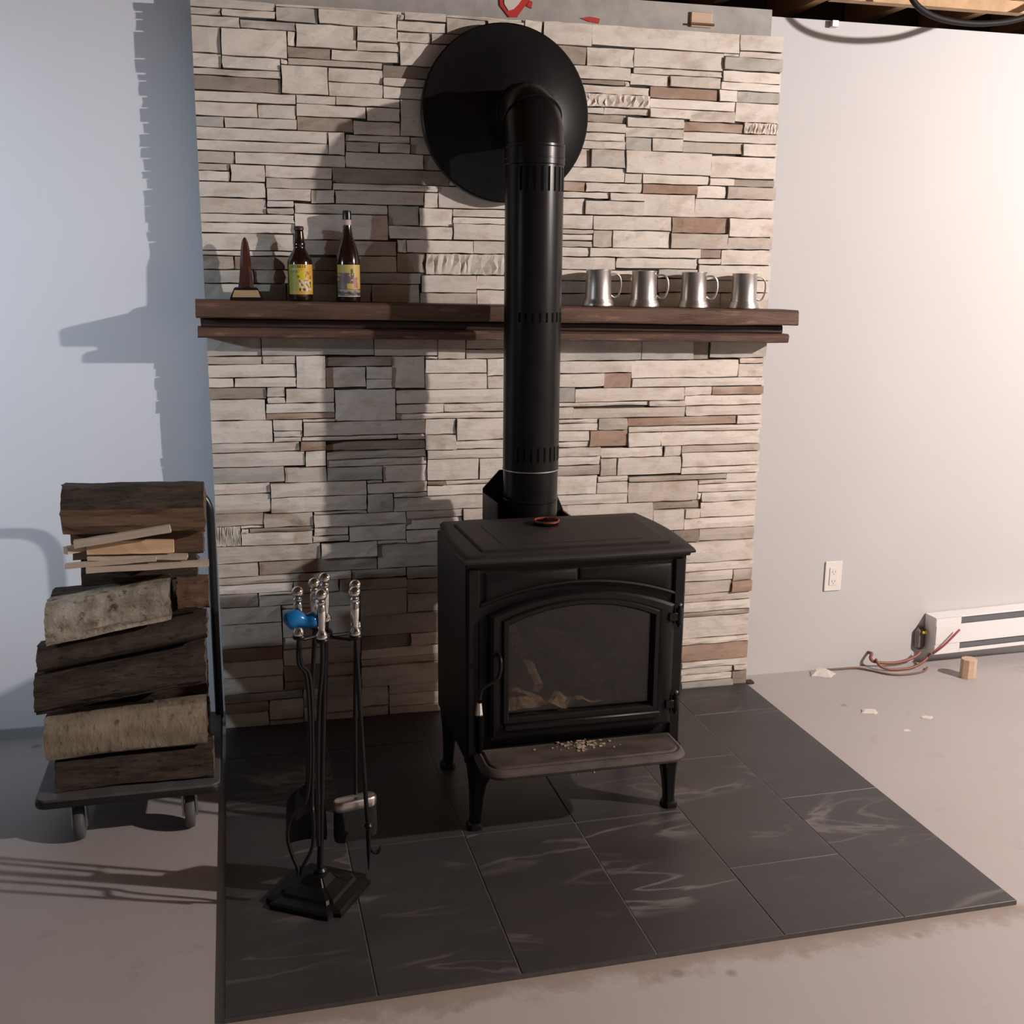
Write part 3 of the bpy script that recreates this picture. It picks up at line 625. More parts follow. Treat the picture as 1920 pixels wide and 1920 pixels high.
# fire remains inside
def fire_log(p0, p1, r, seed):
    q = random.Random(seed); bm = B(); a, b = Vector(p0), Vector(p1); n = 12; rings = []
    ax = (b-a).normalized(); u = ax.orthogonal().normalized(); w = ax.cross(u)
    ph = [q.uniform(.75, 1.15) for _ in range(10)]
    for i in range(n+1):
        c = a+(b-a)*i/n; rings.append([c+(u*math.cos(2*PI*k/10)+w*math.sin(2*PI*k/10))*r*ph[k]*q.uniform(.9, 1.08) for k in range(10)])
    stack(bm, rings); return bm, tuple(a)
for p0, p1, r, s, lb in (((.79, -.545, .50), (.835, -.735, .362), .022, 1, 'charred log leaning upright behind the stove glass'),
                         ((.895, -.53, .475), (1.035, -.725, .365), .028, 2, 'charred log slanting down to the right behind the stove glass'),
                         ((.705, -.475, .392), (1.10, -.470, .396), .024, 3, 'charred log lying crosswise at the back of the firebox')):
    bm, org = fire_log(p0, p1, r, s); tag(obj('charred_log', bm, M['char'], origin=org, smooth=True), lb, 'log', 'charred logs in the stove')
bm = B(); q = random.Random(8); g = [[bm.verts.new((.69+.465*i/30, -.775+.33*j/14, .304+.028*noise.noise(Vector((i*.33, j*.33, 3)))+.020+.02*(j/14))) for i in range(31)] for j in range(15)]
for j in range(14):
    for i in range(30): bm.faces.new((g[j][i], g[j][i+1], g[j+1][i+1], g[j+1][i]))
bv = [bm.verts.new((x, y, .3005)) for x, y in ((.69, -.775), (1.155, -.775), (1.155, -.445), (.69, -.445))]
tag(obj('ash_bed', bm, M['ash'], origin=(.92, -.6, .3)), 'pale ash heaped on the firebox floor behind the glass', 'ash', kind='stuff')

# thermometer on the cooktop
th = thing('stove_thermometer', 'small round black thermometer with copper rim on the stove top', 'thermometer', (.912, -.525, .766))
bm = B(); lathe(bm, [(.034, .7662), (.036, .769), (.034, .774), (.010, .779), (.004, .784)], (.912, -.525, 0), 28); obj('dial', bm, M['black'], th, smooth=True)
bm = B(); lathe(bm, [(.0345, .7735), (.0368, .7745), (.0368, .7785), (.0345, .7795), (.031, .7775), (.031, .7735)], (.914, -.525, 0), 32, cap0=False, cap1=False); obj('copper_rim', bm, M['copper'], th, smooth=True)

# ------------------------------------------------------------------ stovepipe
PX, PY, PR = .9255, -.30, .0835
pipe = thing('stovepipe', 'black stovepipe rising from the stove to a round wall plate', 'stovepipe', (PX, PY, .66))
def cyl(z0, z1, r, e=.0012): return [(r-e, z0), (r, z0+e), (r, z1-e), (r-e, z1)]
bm = B(); lathe(bm, cyl(.66, .884, PR-.0015), (PX, PY, 0), 40); lathe(bm, [(PR-.002, .79), (PR+.0005, .793), (PR+.0005, .797), (PR-.002, .80)], (PX, PY, 0), 40, cap0=False, cap1=False); obj('lower_section', bm, M['pipe'], pipe, smooth=True)
bm = B(); lathe(bm, [(PR-.002, .8845), (PR+.0012, .885), (PR+.0012, .8885), (PR-.002, .889)], (PX, PY, 0), 40); obj('steel_ring', bm, M['silver_edge'], pipe, smooth=True, label='bare steel ring round the pipe')
bm = B(); lathe(bm, cyl(.889, 1.756, PR), (PX, PY, 0), 40); tel = obj('telescoping_section', bm, M['pipe'], pipe, smooth=True)
bm = B(); lathe(bm, cyl(1.756, 1.812, PR+.0022), (PX, PY, 0), 40); lathe(bm, [(PR, 1.77), (PR+.0034, 1.772), (PR+.0034, 1.775), (PR, 1.777)], (PX, PY, 0), 40, cap0=False, cap1=False); obj('collar', bm, M['pipe'], pipe, smooth=True)
# gored elbow from vertical to the wall
bm = B(); EZ, ER = 1.912, .105
def ring_at(y, z, ang, r, n=40):
    return [(PX+r*math.cos(2*PI*k/n), y+r*math.sin(2*PI*k/n)*math.cos(ang), z-r*math.sin(2*PI*k/n)*math.sin(ang)*1) for k in range(n)]
rings = [ring_at(PY, 1.812, 0, PR-.001), ring_at(PY, EZ-ER, 0, PR-.001)]
for d in (22, 45, 68, 90):
    a = math.radians(d); rings.append(ring_at(PY+ER*(1-math.cos(a)), EZ-ER+ER*math.sin(a), a, PR-.001))
rings.append(ring_at(-.012, EZ, PI/2, PR-.001)); stack(bm, rings); elb = obj('elbow', bm, M['pipe'], pipe, smooth=True)
for i, (y, z, d) in enumerate([(PY, EZ-ER-.004, 0), (PY+ER*(1-math.cos(.785)), EZ-ER+ER*math.sin(.785), 45), (PY+ER, EZ, 90)]):
    bm = B(); a = math.radians(d); tube(bm, ring_at(y, z, a, PR+.0005), .0026, 6, closed=True); obj('elbow_seam', bm, M['pipe'], elb, smooth=True)
bm = B(); lathe(bm, [(.03, -.012), (.255, -.012), (.258, -.016), (.258, -.044), (.254, -.0475), (.12, -.050), (.112, -.056), (.03, -.056)], (.905, 0, 1.925), 72, axis='y', cap0=False, cap1=False)
wp = obj('wall_plate', bm, M['pipe'], pipe, smooth=True)
# slots
me_slot = None
for zc, hh in ((1.716, .033), (1.335, .014), (.938, .022)):
    for k in range(-4, 6):
        a = math.radians(14*k)-PI/2+YAW
        if me_slot is None or me_slot[1] != hh:
            bm = B(); bx(bm, -.0038, .0038, -.0006, .004, -hh, hh, bev=.001); me = bpy.data.meshes.new('vent_slot'); bm.to_mesh(me); bm.free(); me.materials.append(M['black']); me_slot = (me, hh)
        o = link(bpy.data.objects.new('vent_slot', me_slot[0])); o.parent = tel
        o.location = (PR*math.cos(a), PR*math.sin(a), zc-.66); o.rotation_euler.z = a+PI/2

# ------------------------------------------------------------------ things on the mantel
tx = .120; tz = mz(tx)+.0005
tr = thing('trophy', 'dark wooden spire shaped trophy with a brass plate on the mantel', 'trophy', (tx, -.062, tz))
bm = B(); stack(bm, [[(tx+x*hx, -.062+y*hy, tz+z) for x, y in ((-1, -1), (1, -1), (1, 1), (-1, 1))] for hx, hy, z in ((.047, .034, 0), (.046, .033, .006), (.034, .022, .034), (.030, .018, .037))]); obj('plinth', bm, M['black_wood'], tr)
bm = B(); yf = lambda z: -.062-.033+(z-.006)*.011/.028-.0012
stack(bm, [[(tx+x, yf(z)-d, tz+z) for x, z in ((-.040, .009), (.040, .009), (.0335, .029), (-.0335, .029))] for d in (0, .001)]); obj('brass_plate', bm, M['gold'], tr)
prof = [(.0225, .037), (.0195, .055), (.0165, .085), (.0150, .115), (.0125, .145), (.0090, .165), (.0045, .176), (.001, .179)]
bm = B(); stack(bm, [[(tx+.002*math.sin(z*9)+x*w, -.062+y*min(.012, w*1.0), tz+z) for x, y in ((-1, -.3), (-.5, -1), (.5, -1), (1, -.3), (1, .3), (.5, 1), (-.5, 1), (-1, .3))] for w, z in prof]); obj('spire', bm, M['trophy'], tr, smooth=True)

def label_patch(r, z0, z1, fn, name, parent, base, a_half=1.2, nu=56, nv=64):
    bm = B(); X, Y, Zb = base; g = []
    for j in range(nv+1):
        row = []
        for i in range(nu+1):
            a = -PI/2+YAW*.3-a_half+2*a_half*i/nu
            row.append(bm.verts.new((X+r*math.cos(a), Y+r*math.sin(a), Zb+z0+(z1-z0)*j/nv)))
        g.append(row)
    for j in range(nv):
        for i in range(nu): bm.faces.new((g[j][i], g[j][i+1], g[j+1][i+1], g[j+1][i]))
    o = obj(name, bm, M['print'], parent, smooth='all')
    set_col(o.data, lambda i, c: fn((i % (nu+1))/nu, (i//(nu+1))/nv))
    return o
M['print'] = vcol_mat('printed_label_paper', .45)
def lerp(a, b, t): t = max(0, min(1, t)); return tuple(x+(y-x)*t for x, y in zip(a, b))
def art1(u, v):
    u = (u-.12)/.76
    c = lerp((.30, .33, .03), (.66, .41, .02), (u-.22)*3)
    if u > .62 and v > .55: c = lerp(c, (.72, .34, .03), (u-.62)*3)
    d = math.hypot((u-.52)*1.0, (v-.62)*1.1)
    if d < .19: c = (.62, .52, .03)
    if v < .12: c = lerp(c, (.55, .32, .06), .7)
    if .88 < v < .97 and .02 < u < .68: c = (.14, .07, .02) if math.sin(u*62) > -.35 else c
    if .73 < v < .80 and .0 < u < .32: c = (.10, .08, .02) if math.sin(u*75) > -.4 else c
    if .80 < v < .87 and .03 < u < .34: c = (.44, .42, .20) if math.sin(u*70) > -.2 else c
    n = noise.noise(Vector((u*9, v*9, 2)))
    if .50 < v < .78 and .66 < u < .98 and n > .02: c = (.34, .12, .03)
    if .12 < v < .47 and .36 < u < .95:
        if n > .05: c = (.60, .56, .55)
        elif n < -.22: c = (.05, .03, .06)
    if .56 < v < .64 and .30 < u < .40: c = (.16, .10, .03)
    return c
def art2(u, v):
    u = (u-.12)/.76
    c = lerp((.42, .38, .09), (.62, .43, .12), u*1.2)
    n = noise.noise(Vector((u*5, v*11, 7)))
    if v < .24:
        c = (.045, .04, .04)
        if .13 < v < .22: c = (.36, .30, .25) if n > -.15 else (.10, .08, .07)
        if .02 < v < .10 and n > .05: c = (.20, .20, .15)
        if v < .022: c = (.62, .55, .52)
        return c
    if .42 < v < .74 and u < .68 and n > -.12-.2*(u < .5): c = (.13, .10, .11)
    if .45 < v < .86 and .50 < u < .64: c = (.52, .46, .38) if n > .1 else (.12, .09, .08)
    if .78 < v < .83 and .52 < u < .62: c = (.08, .06, .06)
    if .28 < v < .60 and .66 < u < .90 and n > -.3: c = (.42, .15, .12)
    if .24 < v < .42 and u < .34: c = (.17, .13, .13)
    return c
def bottle(x, y, prof, label, parts):
    z = mz(x)+.0005; t = thing('beer_bottle', label, 'bottle', (x, y, z), 'beer bottles on the mantel')
    bm = B(); lathe(bm, [(r, z+h) for r, h in prof], (x, y, 0), 36); obj('glass_body', bm, M['glass_brown'], t, smooth='all')
    for nm, pr, mat in parts:
        bm = B(); lathe(bm, [(r, z+h) for r, h in pr], (x, y, 0), 28); obj(nm, bm, mat, t, smooth=True)
    return t, (x, y, z)
b1, base1 = bottle(.2775, -.062, [(.030, 0), (.034, .002), (.036, .006), (.036, .112), (.0345, .119), (.031, .127), (.026, .136), (.0205, .145), (.0172, .152), (.0168, .156), (.0178, .159), (.0178, .166), (.0165, .170), (.0150, .182), (.0132, .200), (.0128, .204)],
    'short brown beer bottle with a yellow and green label on the mantel', [('bottle_cap', [(.0128, .2042), (.0146, .205), (.0140, .213), (.012, .2152)], M['cap_brown'])])
label_patch(.0364, .0200, .1060, art1, 'paper_label', b1, base1)
b2, base2 = bottle(.4185, -.062, [(.030, 0), (.034, .002), (.0362, .006), (.0362, .112), (.0350, .124), (.0325, .138), (.0275, .157), (.0225, .172), (.0173, .188), (.0140, .205), (.0120, .221), (.0116, .238)],
    'tall brown beer bottle with pale neck band and cream label on the mantel', [('neck_band', [(.0122, .2225), (.0124, .223), (.0121, .2375), (.0118, .238)], M['band']), ('bottle_cap', [(.0120, .2382), (.0132, .239), (.0130, .258), (.0118, .2635), (.010, .2645)], M['black_wood'])])
label_patch(.0366, .0160, .1085, art2, 'paper_label', b2, base2)

def tankard(x, y, rot, label):
    z = mz(x)+.0005; t = thing('pewter_tankard', label, 'tankard', (x, y, z), 'pewter tankards on the mantel')
    bm = B(); lathe(bm, [(.046, 0), (.050, .001), (.0505, .004), (.0485, .012), (.0455, .019), (.0450, .022), (.0425, .023), (.0418, .028), (.0405, .06), (.0395, .108), (.0405, .1105), (.0405, .1130), (.0390, .1135), (.0380, .110), (.0390, .06), (.040, .012), (.001, .010)], (0, 0, 0), 40, cap1=False)
    o = obj('cup', bm, M['pewter'], None, smooth=True); o.parent = t
    bm = B(); tube(bm, smoothpath([(.0385, 0, .098), (.050, 0, .1005), (.064, 0, .0985), (.0735, 0, .088), (.0765, 0, .070), (.0745, 0, .050), (.068, 0, .034), (.060, 0, .0275), (.050, 0, .0285), (.0405, 0, .036)], 4), (.0030), 8, flat=(0, 1, 0))
    h = obj('handle', bm, M['pewter'], None, smooth=True); h.parent = t
    t.rotation_euler.z = rot; return t
tankard(1.2035, -.066, .05, 'pewter tankard beside the stovepipe, first of the row of four')
tankard(1.3570, -.066, -.32, 'pewter tankard second from the stovepipe in the row of four')
tankard(1.5280, -.066, -.22, 'pewter tankard third from the stovepipe in the row of four')
tankard(1.7050, -.066, .02, 'pewter tankard at the end of the mantel farthest from the stovepipe')
# ------------------------------------------------------------------ fire tools
CX, CY = .218, -1.035
stand = thing('tool_stand', 'black iron fire tool stand with a square stepped base on the hearth', 'tool stand', (CX, CY, HZ))
ang = math.radians(-33)
def sq(h, z, notch=.0, n=8):
    """square ring with cut corners"""
    pts = []
    for k in range(4):
        a = ang+PI/2*k
        ex, ey = Vector((math.cos(a), math.sin(a))), Vector((-math.sin(a), math.cos(a)))
        for q, w in ((h, -h+notch), (h, h-notch), (h-notch*.8, h-notch*.8)):
            p = ex*q+ey*w; pts.append((CX+p.x, CY+p.y, z))
    return pts
bm = B(); stack(bm, [sq(.098, HZ, .022), sq(.098, HZ+.010, .022), sq(.092, HZ+.014, .022), sq(.070, HZ+.018, .012), sq(.066, HZ+.026, .012), sq(.034, HZ+.036, .006), sq(.022, HZ+.052, .004), sq(.014, HZ+.056, .003)])
obj('base', bm, M['tool'], stand)
LEAN = .036
def pole_x(z): return CX+LEAN*(z/.75)
bm = B(); tube(bm, [(pole_x(z), CY, z) for z in (HZ+.05, .3, .5, .69)], .0075, 12); lathe(bm, [(.012, HZ+.055), (.016, HZ+.060), (.012, HZ+.066)], (pole_x(.08), CY, 0), 16); obj('pole', bm, M['tool'], stand, smooth=True)
HX = pole_x(.672)
def knob_geo(bm, x, y, z, s=1.0):
    lathe(bm, [(r*s, z+h*s) for r, h in ((.0125, 0), (.0135, .003), (.0115, .010), (.0080, .016), (.0075, .020), (.0095, .035), (.0105, .058), (.0095, .072), (.0075, .076), (.0098, .079), (.0098, .083), (.0060, .087))], (x, y, 0), 20)
    bl = [(.0135*math.cos(t)*s, z+(.0985+.0135*math.sin(t))*s) for t in [(-75+15*i)*PI/180 for i in range(11)]]
    lathe(bm, bl+[(.001, z+.112*s)], (x, y, 0), 20)
bm = B(); knob_geo(bm, HX+.001, CY, .690); obj('finial', bm, M['chrome'], stand, smooth=True)
TOOLS = {'tongs': (.190, -1.055, .670), 'shovel': (.231, -.985, .668), 'lifter': (.238, -1.095, .672), 'poker': (.315, -1.062, .664), 'brush': (.322, -1.008, .664)}
bm = B()
for x, y, z in TOOLS.values():
    d = Vector((x-HX, y-CY, 0)); tube(bm, [(HX, CY, z-.012), (HX+d.x*.8, CY+d.y*.8, z-.016), (x, y, z-.010)], .0042, 8)
    lathe(bm, [(.013, z-.012), (.0145, z-.010), (.0145, z-.006), (.013, z-.004)], (x, y, 0), 16)
lathe(bm, [(.014, .648), (.016, .652), (.016, .664), (.012, .669)], (HX, CY, 0), 16)
obj('hanger', bm, M['tool'], stand, smooth=True)
def tool(key, name, label):
    x, y, z = TOOLS[key]; t = thing(name, label, 'fire tool', (x, y, z), 'fire tools on the stand')
    bm = B(); knob_geo(bm, x, y, z-.003); obj('knob_handle', bm, M['chrome'], t, smooth=True, label='polished nickel knob handle'); return t, x, y, z
t, x, y, z = tool('shovel', 'ash_shovel', 'black ash shovel with wide pan hanging behind the tongs')
bm = B(); tube(bm, [(x, y, z), (x-.012, y, .50), (x-.030, y-.004, .27)], .0055, 10); obj('shaft', bm, M['tool'], t, smooth=True)
bm = B(); rings = []
for zz, hw in ((.275, .012), (.262, .030), (.240, .044), (.20, .047), (.155, .048), (.135, .046)):
    cx = x-.036; rings.append([(cx+hw*u, y-.008-.014*(u*u)+ (0 if zz > .17 else -.004)+q, zz) for u, q in [(-1+.25*i, 0) for i in range(9)]+[(1-.25*i, .004) for i in range(9)]])
stack(bm, rings); obj('pan', bm, M['tool'], t, smooth=True)
t, x, y, z = tool('tongs', 'fire_tongs', 'black fire tongs with looped jaws and the blue wrap at its handle')
for s in (-1, 1):
    bm = B(); tube(bm, smoothpath([(x, y, z), (x+s*.003, y, .60), (x+.018+s*.004, y, .56), (x+.020+s*.003, y, .40), (x+.012+s*.006, y, .27), (x-.006+s*.024, y-.01, .235), (x-.012+s*.030, y-.014, .19), (x-.012+s*.023, y-.014, .145), (x-.016+s*.006, y-.014, .105), (x-.018+s*.0045, y-.014, .085)], 5), .0045, 8)
    obj('arm', bm, M['tool'], t, smooth=True)
t, x, y, z = tool('poker', 'fire_poker', 'black iron poker with side hook hanging in front of the hearth brush')
bm = B(); tube(bm, smoothpath([(x, y, z), (x+.006, y, .5), (x+.016, y, .25), (x+.020, y, .19)]), .0055, 10); lathe(bm, [(.007, .183), (.010, .188), (.007, .193)], (x+.020, y, 0), 12); obj('shaft', bm, M['tool'], t, smooth=True)
bm = B(); tube(bm, [(x+.020, y, .188), (x+.020, y, .12), (x+.019, y, .072)], [.006, .0055, .001], 10); tube(bm, smoothpath([(x+.020, y, .135), (x+.032, y, .118), (x+.044, y, .118), (x+.048, y, .134)]), [.005]*12+[.0045, .004, .003, .003, .002, .002, .001][:7], 8); obj('hook', bm, M['tool'], t, smooth=True)
t, x, y, z = tool('brush', 'hearth_brush', 'black hearth brush with satin nickel head hanging behind the poker')
bm = B(); tube(bm, [(x, y, z), (x-.006, y, .45), (x-.010, y, .245)], .0055, 10); obj('shaft', bm, M['tool'], t, smooth=True)
def brush_poly(x0, l, w, a, k=10):
    pts = []
    for i in range(k+1): th = PI/2+PI*i/k; pts.append((-l+w*math.cos(th), w*math.sin(th)))
    for i in range(k+1): th = -PI/2+PI*i/k; pts.append((l+w*math.cos(th), w*math.sin(th)))
    return [(x0[0]+p*math.cos(a)-q*math.sin(a), x0[1]+p*math.sin(a)+q*math.cos(a)) for p, q in pts]
bc = (x-.012, y-.002); bp = lambda d: brush_poly(bc, .034, .020-d, .25)
bm = B(); slab(bm, [(bp(.0005), .214), (bp(0), .216), (bp(0), .232), (bp(.003), .2365), (bp(.006), .238)]); obj('brush_head', bm, M['nickel'], t, smooth=True, label='satin nickel brush head')
bm = B(); slab(bm, [(bp(.002), .2135), (bp(.001), .19), (bp(.000), .15), (bp(.002), .135)]); obj('bristles', bm, M['bristle'], t, smooth=True)
t, x, y, z = tool('lifter', 'log_lifter', 'slim straight black iron hanging in front of the stand pole')
bm = B(); tube(bm, smoothpath([(x, y, z), (x-.002, y, .60), (x-.012, y, .50), (x-.018, y, .35), (x-.022, y, .17)]), .005, 10); obj('shaft', bm, M['tool'], t, smooth=True)
bm = B(); tube(bm, smoothpath([(.158, -1.086, .708), (.168, -1.086, .712), (.184, -1.086, .714), (.202, -1.086, .708), (.218, -1.086, .709), (.232, -1.086, .712)], 4), [.006, .013, .018, .0205, .021, .0215, .0215, .021, .0205, .0195, .018, .0165, .016, .016, .0165, .0175, .018, .018, .017, .013, .006], 16)
tag(obj('blue_wrap', bm, M['blue'], origin=(.19, -1.086, .69), smooth='all'), 'shiny blue plastic wrap lying against the fire tool handles', 'plastic wrap')

# ------------------------------------------------------------------ firewood cart
cart = thing('firewood_cart', 'grey flat platform cart with black tube handle carrying firewood', 'cart', (-.234, -.41, 0))
DZ = .138
cp = rrect(-.466, -.003, -.662, -.150, .03, 5)
bm = B(); slab(bm, [(inset_poly(cp, .006), DZ-.014), (inset_poly(cp, .004), DZ-.004), (inset_poly(cp, .006), DZ)]); obj('deck', bm, M['cart'], cart, smooth=True)
bm = B(); n = len(cp); ip = inset_poly(cp, .005)
stack(bm, [[(x, y, z) for x, y in q] for q, z in ((ip, DZ-.024), (inset_poly(cp, .001), DZ-.023), (cp, DZ-.018), (cp, DZ-.010), (inset_poly(cp, .0015), DZ-.0065), (ip, DZ-.0065))]); obj('bumper', bm, M['cart_dark'], cart, smooth=True)
bm = B(); hpts = [(-.012, -.172, DZ-.012), (-.012, -.172, .40), (-.010, -.172, .72), (-.014, -.172, .785), (-.038, -.172, .822), (-.075, -.172, .838), (-.13, -.172, .842), (-.22, -.172, .842), (-.27, -.172, .838), (-.312, -.172, .822), (-.336, -.172, .785), (-.340, -.172, .72), (-.340, -.172, .40), (-.340, -.172, DZ-.012)]
tube(bm, smoothpath(hpts, 4), .0125, 12); obj('handle', bm, M['cart_tube'], cart, smooth=True)
for wx, wy in ((-.366, -.606), (-.089, -.606), (-.366, -.215), (-.089, -.215)):
    bm = B(); bx(bm, wx-.030, wx+.030, wy-.028, wy+.028, DZ-.030, DZ-.0245, bev=.002)
    for s in (-1, 1): bx(bm, wx+s*.0175-.0025, wx+s*.0175+.0025, wy-.014, wy+.014, .036, DZ-.030)
    c = obj('caster', bm, M['silver_edge'], cart)
    bm = B(); lathe(bm, [(.030, -.0125), (.042, -.0115), (.045, -.006), (.045, .006), (.042, .0115), (.030, .0125), (.010, .014)], (wx, wy, .0455), 26, axis='x'); obj('wheel', bm, M['rubber'], c, smooth=True)

# ------------------------------------------------------------------ firewood
def bark_mat(name, a, b, cdark, scale, stretch, bmp=.8, lo=.35, hi=.65):
    m, nt, p = nodes(name); p.inputs['Roughness'].default_value = .9
    v = coords(nt, stretch); f = noise_fac(nt, v, scale, 8, lo, hi, .65, .3)
    base = mix(nt, f, a, b); base = mix(nt, noise_fac(nt, v, scale*2.7, 6, .55, .7, .6), base, cdark)
    nt.links.new(base, p.inputs['Base Color']); bump(nt, p, noise_fac(nt, v, scale*1.6, 8, .2, .8, .7), bmp, .012); return m
M['bark'] = bark_mat('dark_bark', (.036, .023, .017), (.125, .086, .062), (.010, .0065, .005), 10, (1, 5, 5), 1.0)
M['bark_brown'] = bark_mat('brown_bark', (.050, .032, .023), (.105, .074, .054), (.022, .014, .010), 9, (1.5, 3, 3))
M['birch_lichen'] = bark_mat('mottled_birch_bark', (.56, .50, .41), (.22, .18, .135), (.045, .032, .022), 15, (1, 1, 1), .6)
M['birch'] = bark_mat('pale_birch_bark', (.36, .295, .215), (.25, .20, .145), (.11, .075, .052), 11, (2, 1, 1), .35, .3, .7)
M['split'] = bark_mat('split_wood_face', (.20, .115, .070), (.13, .072, .045), (.09, .05, .032), 8, (.8, 6, 6), .5)
M['endgrain'] = bark_mat('log_end_grain', (.15, .095, .062), (.11, .068, .045), (.05, .03, .02), 22, (1, 1, 1), .4)
M['kindling'] = pbr('pine_kindling', (.64, .53, .43), (.52, .42, .33), .75, scale=6, stretch=(.6, 8, 8), bmp=.2)
M['kindling_fresh'] = pbr('fresh_cut_pine', (.80, .57, .36), (.72, .50, .31), .7, scale=5, stretch=(.6, 9, 9), bmp=.1)
def log(label, p0, p1, sect, mats, seed, rough=.06, name='firewood_log', ragged=0, group='firewood logs on the cart'):
    """p0,p1: axis ends; sect: list of (y,z,material index) corner points, smoothed; mats[0..]; end caps take mats[-1]"""
    q = random.Random(seed); a, b = Vector(p0), Vector(p1); n = 22
    # resample the section to 40 points
    S = [Vector((s[0], s[1])) for s in sect]; K = len(S); pts, idx = [], []
    per = 40//K+1
    for i in range(K):
        for j in range(per):
            t = j/per; pts.append(S[i].lerp(S[(i+1) % K], t)); idx.append(sect[i][2])
    for _ in range(2): pts = [(pts[i-1]+pts[i]*2+pts[(i+1) % len(pts)])/4 for i in range(len(pts))]
    m = len(pts); bm = B(); rings = []
    for i in range(n+1):
        t = i/n; c = a.lerp(b, t); row = []
        for k in range(m):
            pq = pts[k]; f = 1.05+rough*noise.noise(Vector((t*2.4+seed, k*.55, seed*1.7)))*1.9+rough*.9*noise.noise(Vector((t*4+seed, k*1.7, seed)))+rough*.5*noise.noise(Vector((t*14+seed, k*2.3, seed)))
            ex = 0
            if i in (0, n): ex = (1 if i else -1)*(.006*noise.noise(Vector((k*.4, seed, i))) )
            row.append(bm.verts.new((c.x+ex, c.y+pq.x*f, c.z+pq.y*f)))
        rings.append(row)
    for ra, rb in zip(rings, rings[1:]):
        for k in range(m):
            f = bm.faces.new((ra[k], ra[(k+1) % m], rb[(k+1) % m], rb[k])); f.material_index = idx[k]
    for r_ in (rings[0][::-1], rings[-1]):
        bm.faces.new(r_).material_index = len(mats)-1
    o = obj(name, bm, mats, origin=tuple((a+b)/2), smooth=True)
    return tag(o, label, 'log', group)
def oval(hy, hz, mi=0, k=12): return [(hy*math.cos(2*PI*i/k), hz*math.sin(2*PI*i/k), mi) for i in range(k)]
LY = -.545
log('dark split log at the very bottom of the stack on the cart deck', (-.418, LY-.005, .178), (-.022, LY-.005, .179), [(-.070, -.038, 0), (.06, -.038, 0), (.07, .02, 0), (.02, .036, 0), (-.05, .030, 0)], [M['bark'], M['endgrain']], 1)
log('pale tan birch log with ragged bark edge low in the stack', (-.436, LY, .272), (-.036, LY, .281), [(-.062, -.046, 0), (-.03, -.052, 1), (.05, -.05, 1), (.075, 0, 0), (.05, .045, 0), (-.02, .054, 0), (-.065, .028, 0)], [M['birch'], M['split'], M['endgrain']], 2, .035)
log('thick dark bark split log above the pale birch log', (-.452, LY+.01, .396), (-.030, LY+.01, .449), [(-.075, -.03, 0), (-.045, -.052, 1), (.06, -.05, 0), (.075, .02, 0), (.02, .05, 0), (-.06, .035, 0)], [M['bark'], M['split'], M['endgrain']], 3, .07)
log('smooth round brown log slanting under the mottled birch log', (-.438, LY-.005, .487), (-.022, LY-.005, .549), oval(.062, .034), [M['bark_brown'], M['endgrain']], 4, .035)
log('mottled grey white birch log slanting in the middle of the stack', (-.408, LY-.012, .585), (-.108, LY-.012, .634), [(-.068, -.046, 0), (.05, -.046, 0), (.07, .0, 0), (.045, .046, 0), (-.045, .05, 0), (-.072, .01, 0)], [M['birch_lichen'], M['bark'], M['endgrain']], 5, .05)
log('short log with an orange split edge beside the mottled birch log', (-.092, LY+.01, .632), (-.014, LY+.01, .630), [(-.055, -.030, 0), (.05, -.034, 0), (.06, .02, 0), (.0, .046, 1), (-.045, .030, 1)], [M['bark'], M['split'], M['endgrain']], 6, .05)
log('dark bark log with a rounded top just under the kindling', (-.325, LY+.060, .700), (-.040, LY+.060, .706), [(-.060, -.036, 0), (.05, -.034, 0), (.06, .01, 0), (.02, .030, 0), (-.045, .026, 0)], [M['bark'], M['endgrain']], 7, .06)
log('brown split log set back behind the kindling sticks', (-.345, LY+.066, .766), (-.022, LY+.066, .769), [(-.050, -.036, 1), (.05, -.036, 0), (.055, .02, 0), (.02, .037, 1), (-.048, .037, 1)], [M['bark'], M['split'], M['endgrain']], 8, .05)
log('topmost split log with dark bark over a brown cut face', (-.356, LY+.035, .876), (-.014, LY+.035, .867), [(-.072, -.064, 1), (.05, -.064, 1), (.085, -.01, 0), (.045, .044, 0), (-.035, .050, 0), (-.078, .000, 1)], [M['bark'], M['split'], M['endgrain']], 9, .06)
for lb, z, hz, s in (('dark log hidden in the back row on the cart deck', .198, .052, 21), ('brown log in the back row behind the pale birch log', .315, .054, 22), ('dark log in the back row behind the round brown log', .430, .054, 23), ('dark log in the back row behind the mottled birch log', .556, .052, 24)):
    log(lb, (-.425, -.365, z), (-.035, -.365, z+.01), oval(.085, hz), [M['bark'], M['endgrain']], s, .05, group='back row firewood logs on the cart')
def stick(label, p0, p1, w, h, mat, roll=0):
    a, b = Vector(p0), Vector(p1); d = (b-a); L = d.length; bm = B(); q = random.Random(len(label))
    rings = []
    for i in range(9):
        x = -L/2+L*i/8; rings.append([(x+q.uniform(-.001, .001), y*w/2+q.uniform(-.0006, .0006), z*h/2+q.uniform(-.0008, .0008)) for y, z in ((-1, -1), (1, -1), (1, 1), (-1, 1))])
    stack(bm, rings); o = obj('kindling_stick', bm, mat)
    X = d.normalized(); Z = Vector((0, 0, 1)); Y = Z.cross(X).normalized(); Z = X.cross(Y)
    Rm = Matrix((X, Y, Z)).transposed() @ Matrix.Rotation(roll, 3, 'X')
    o.matrix_world = Matrix.Translation((a+b)/2) @ Rm.to_4x4()
    return tag(o, label, 'kindling', 'kindling sticks in the log stack')
KY = -.612
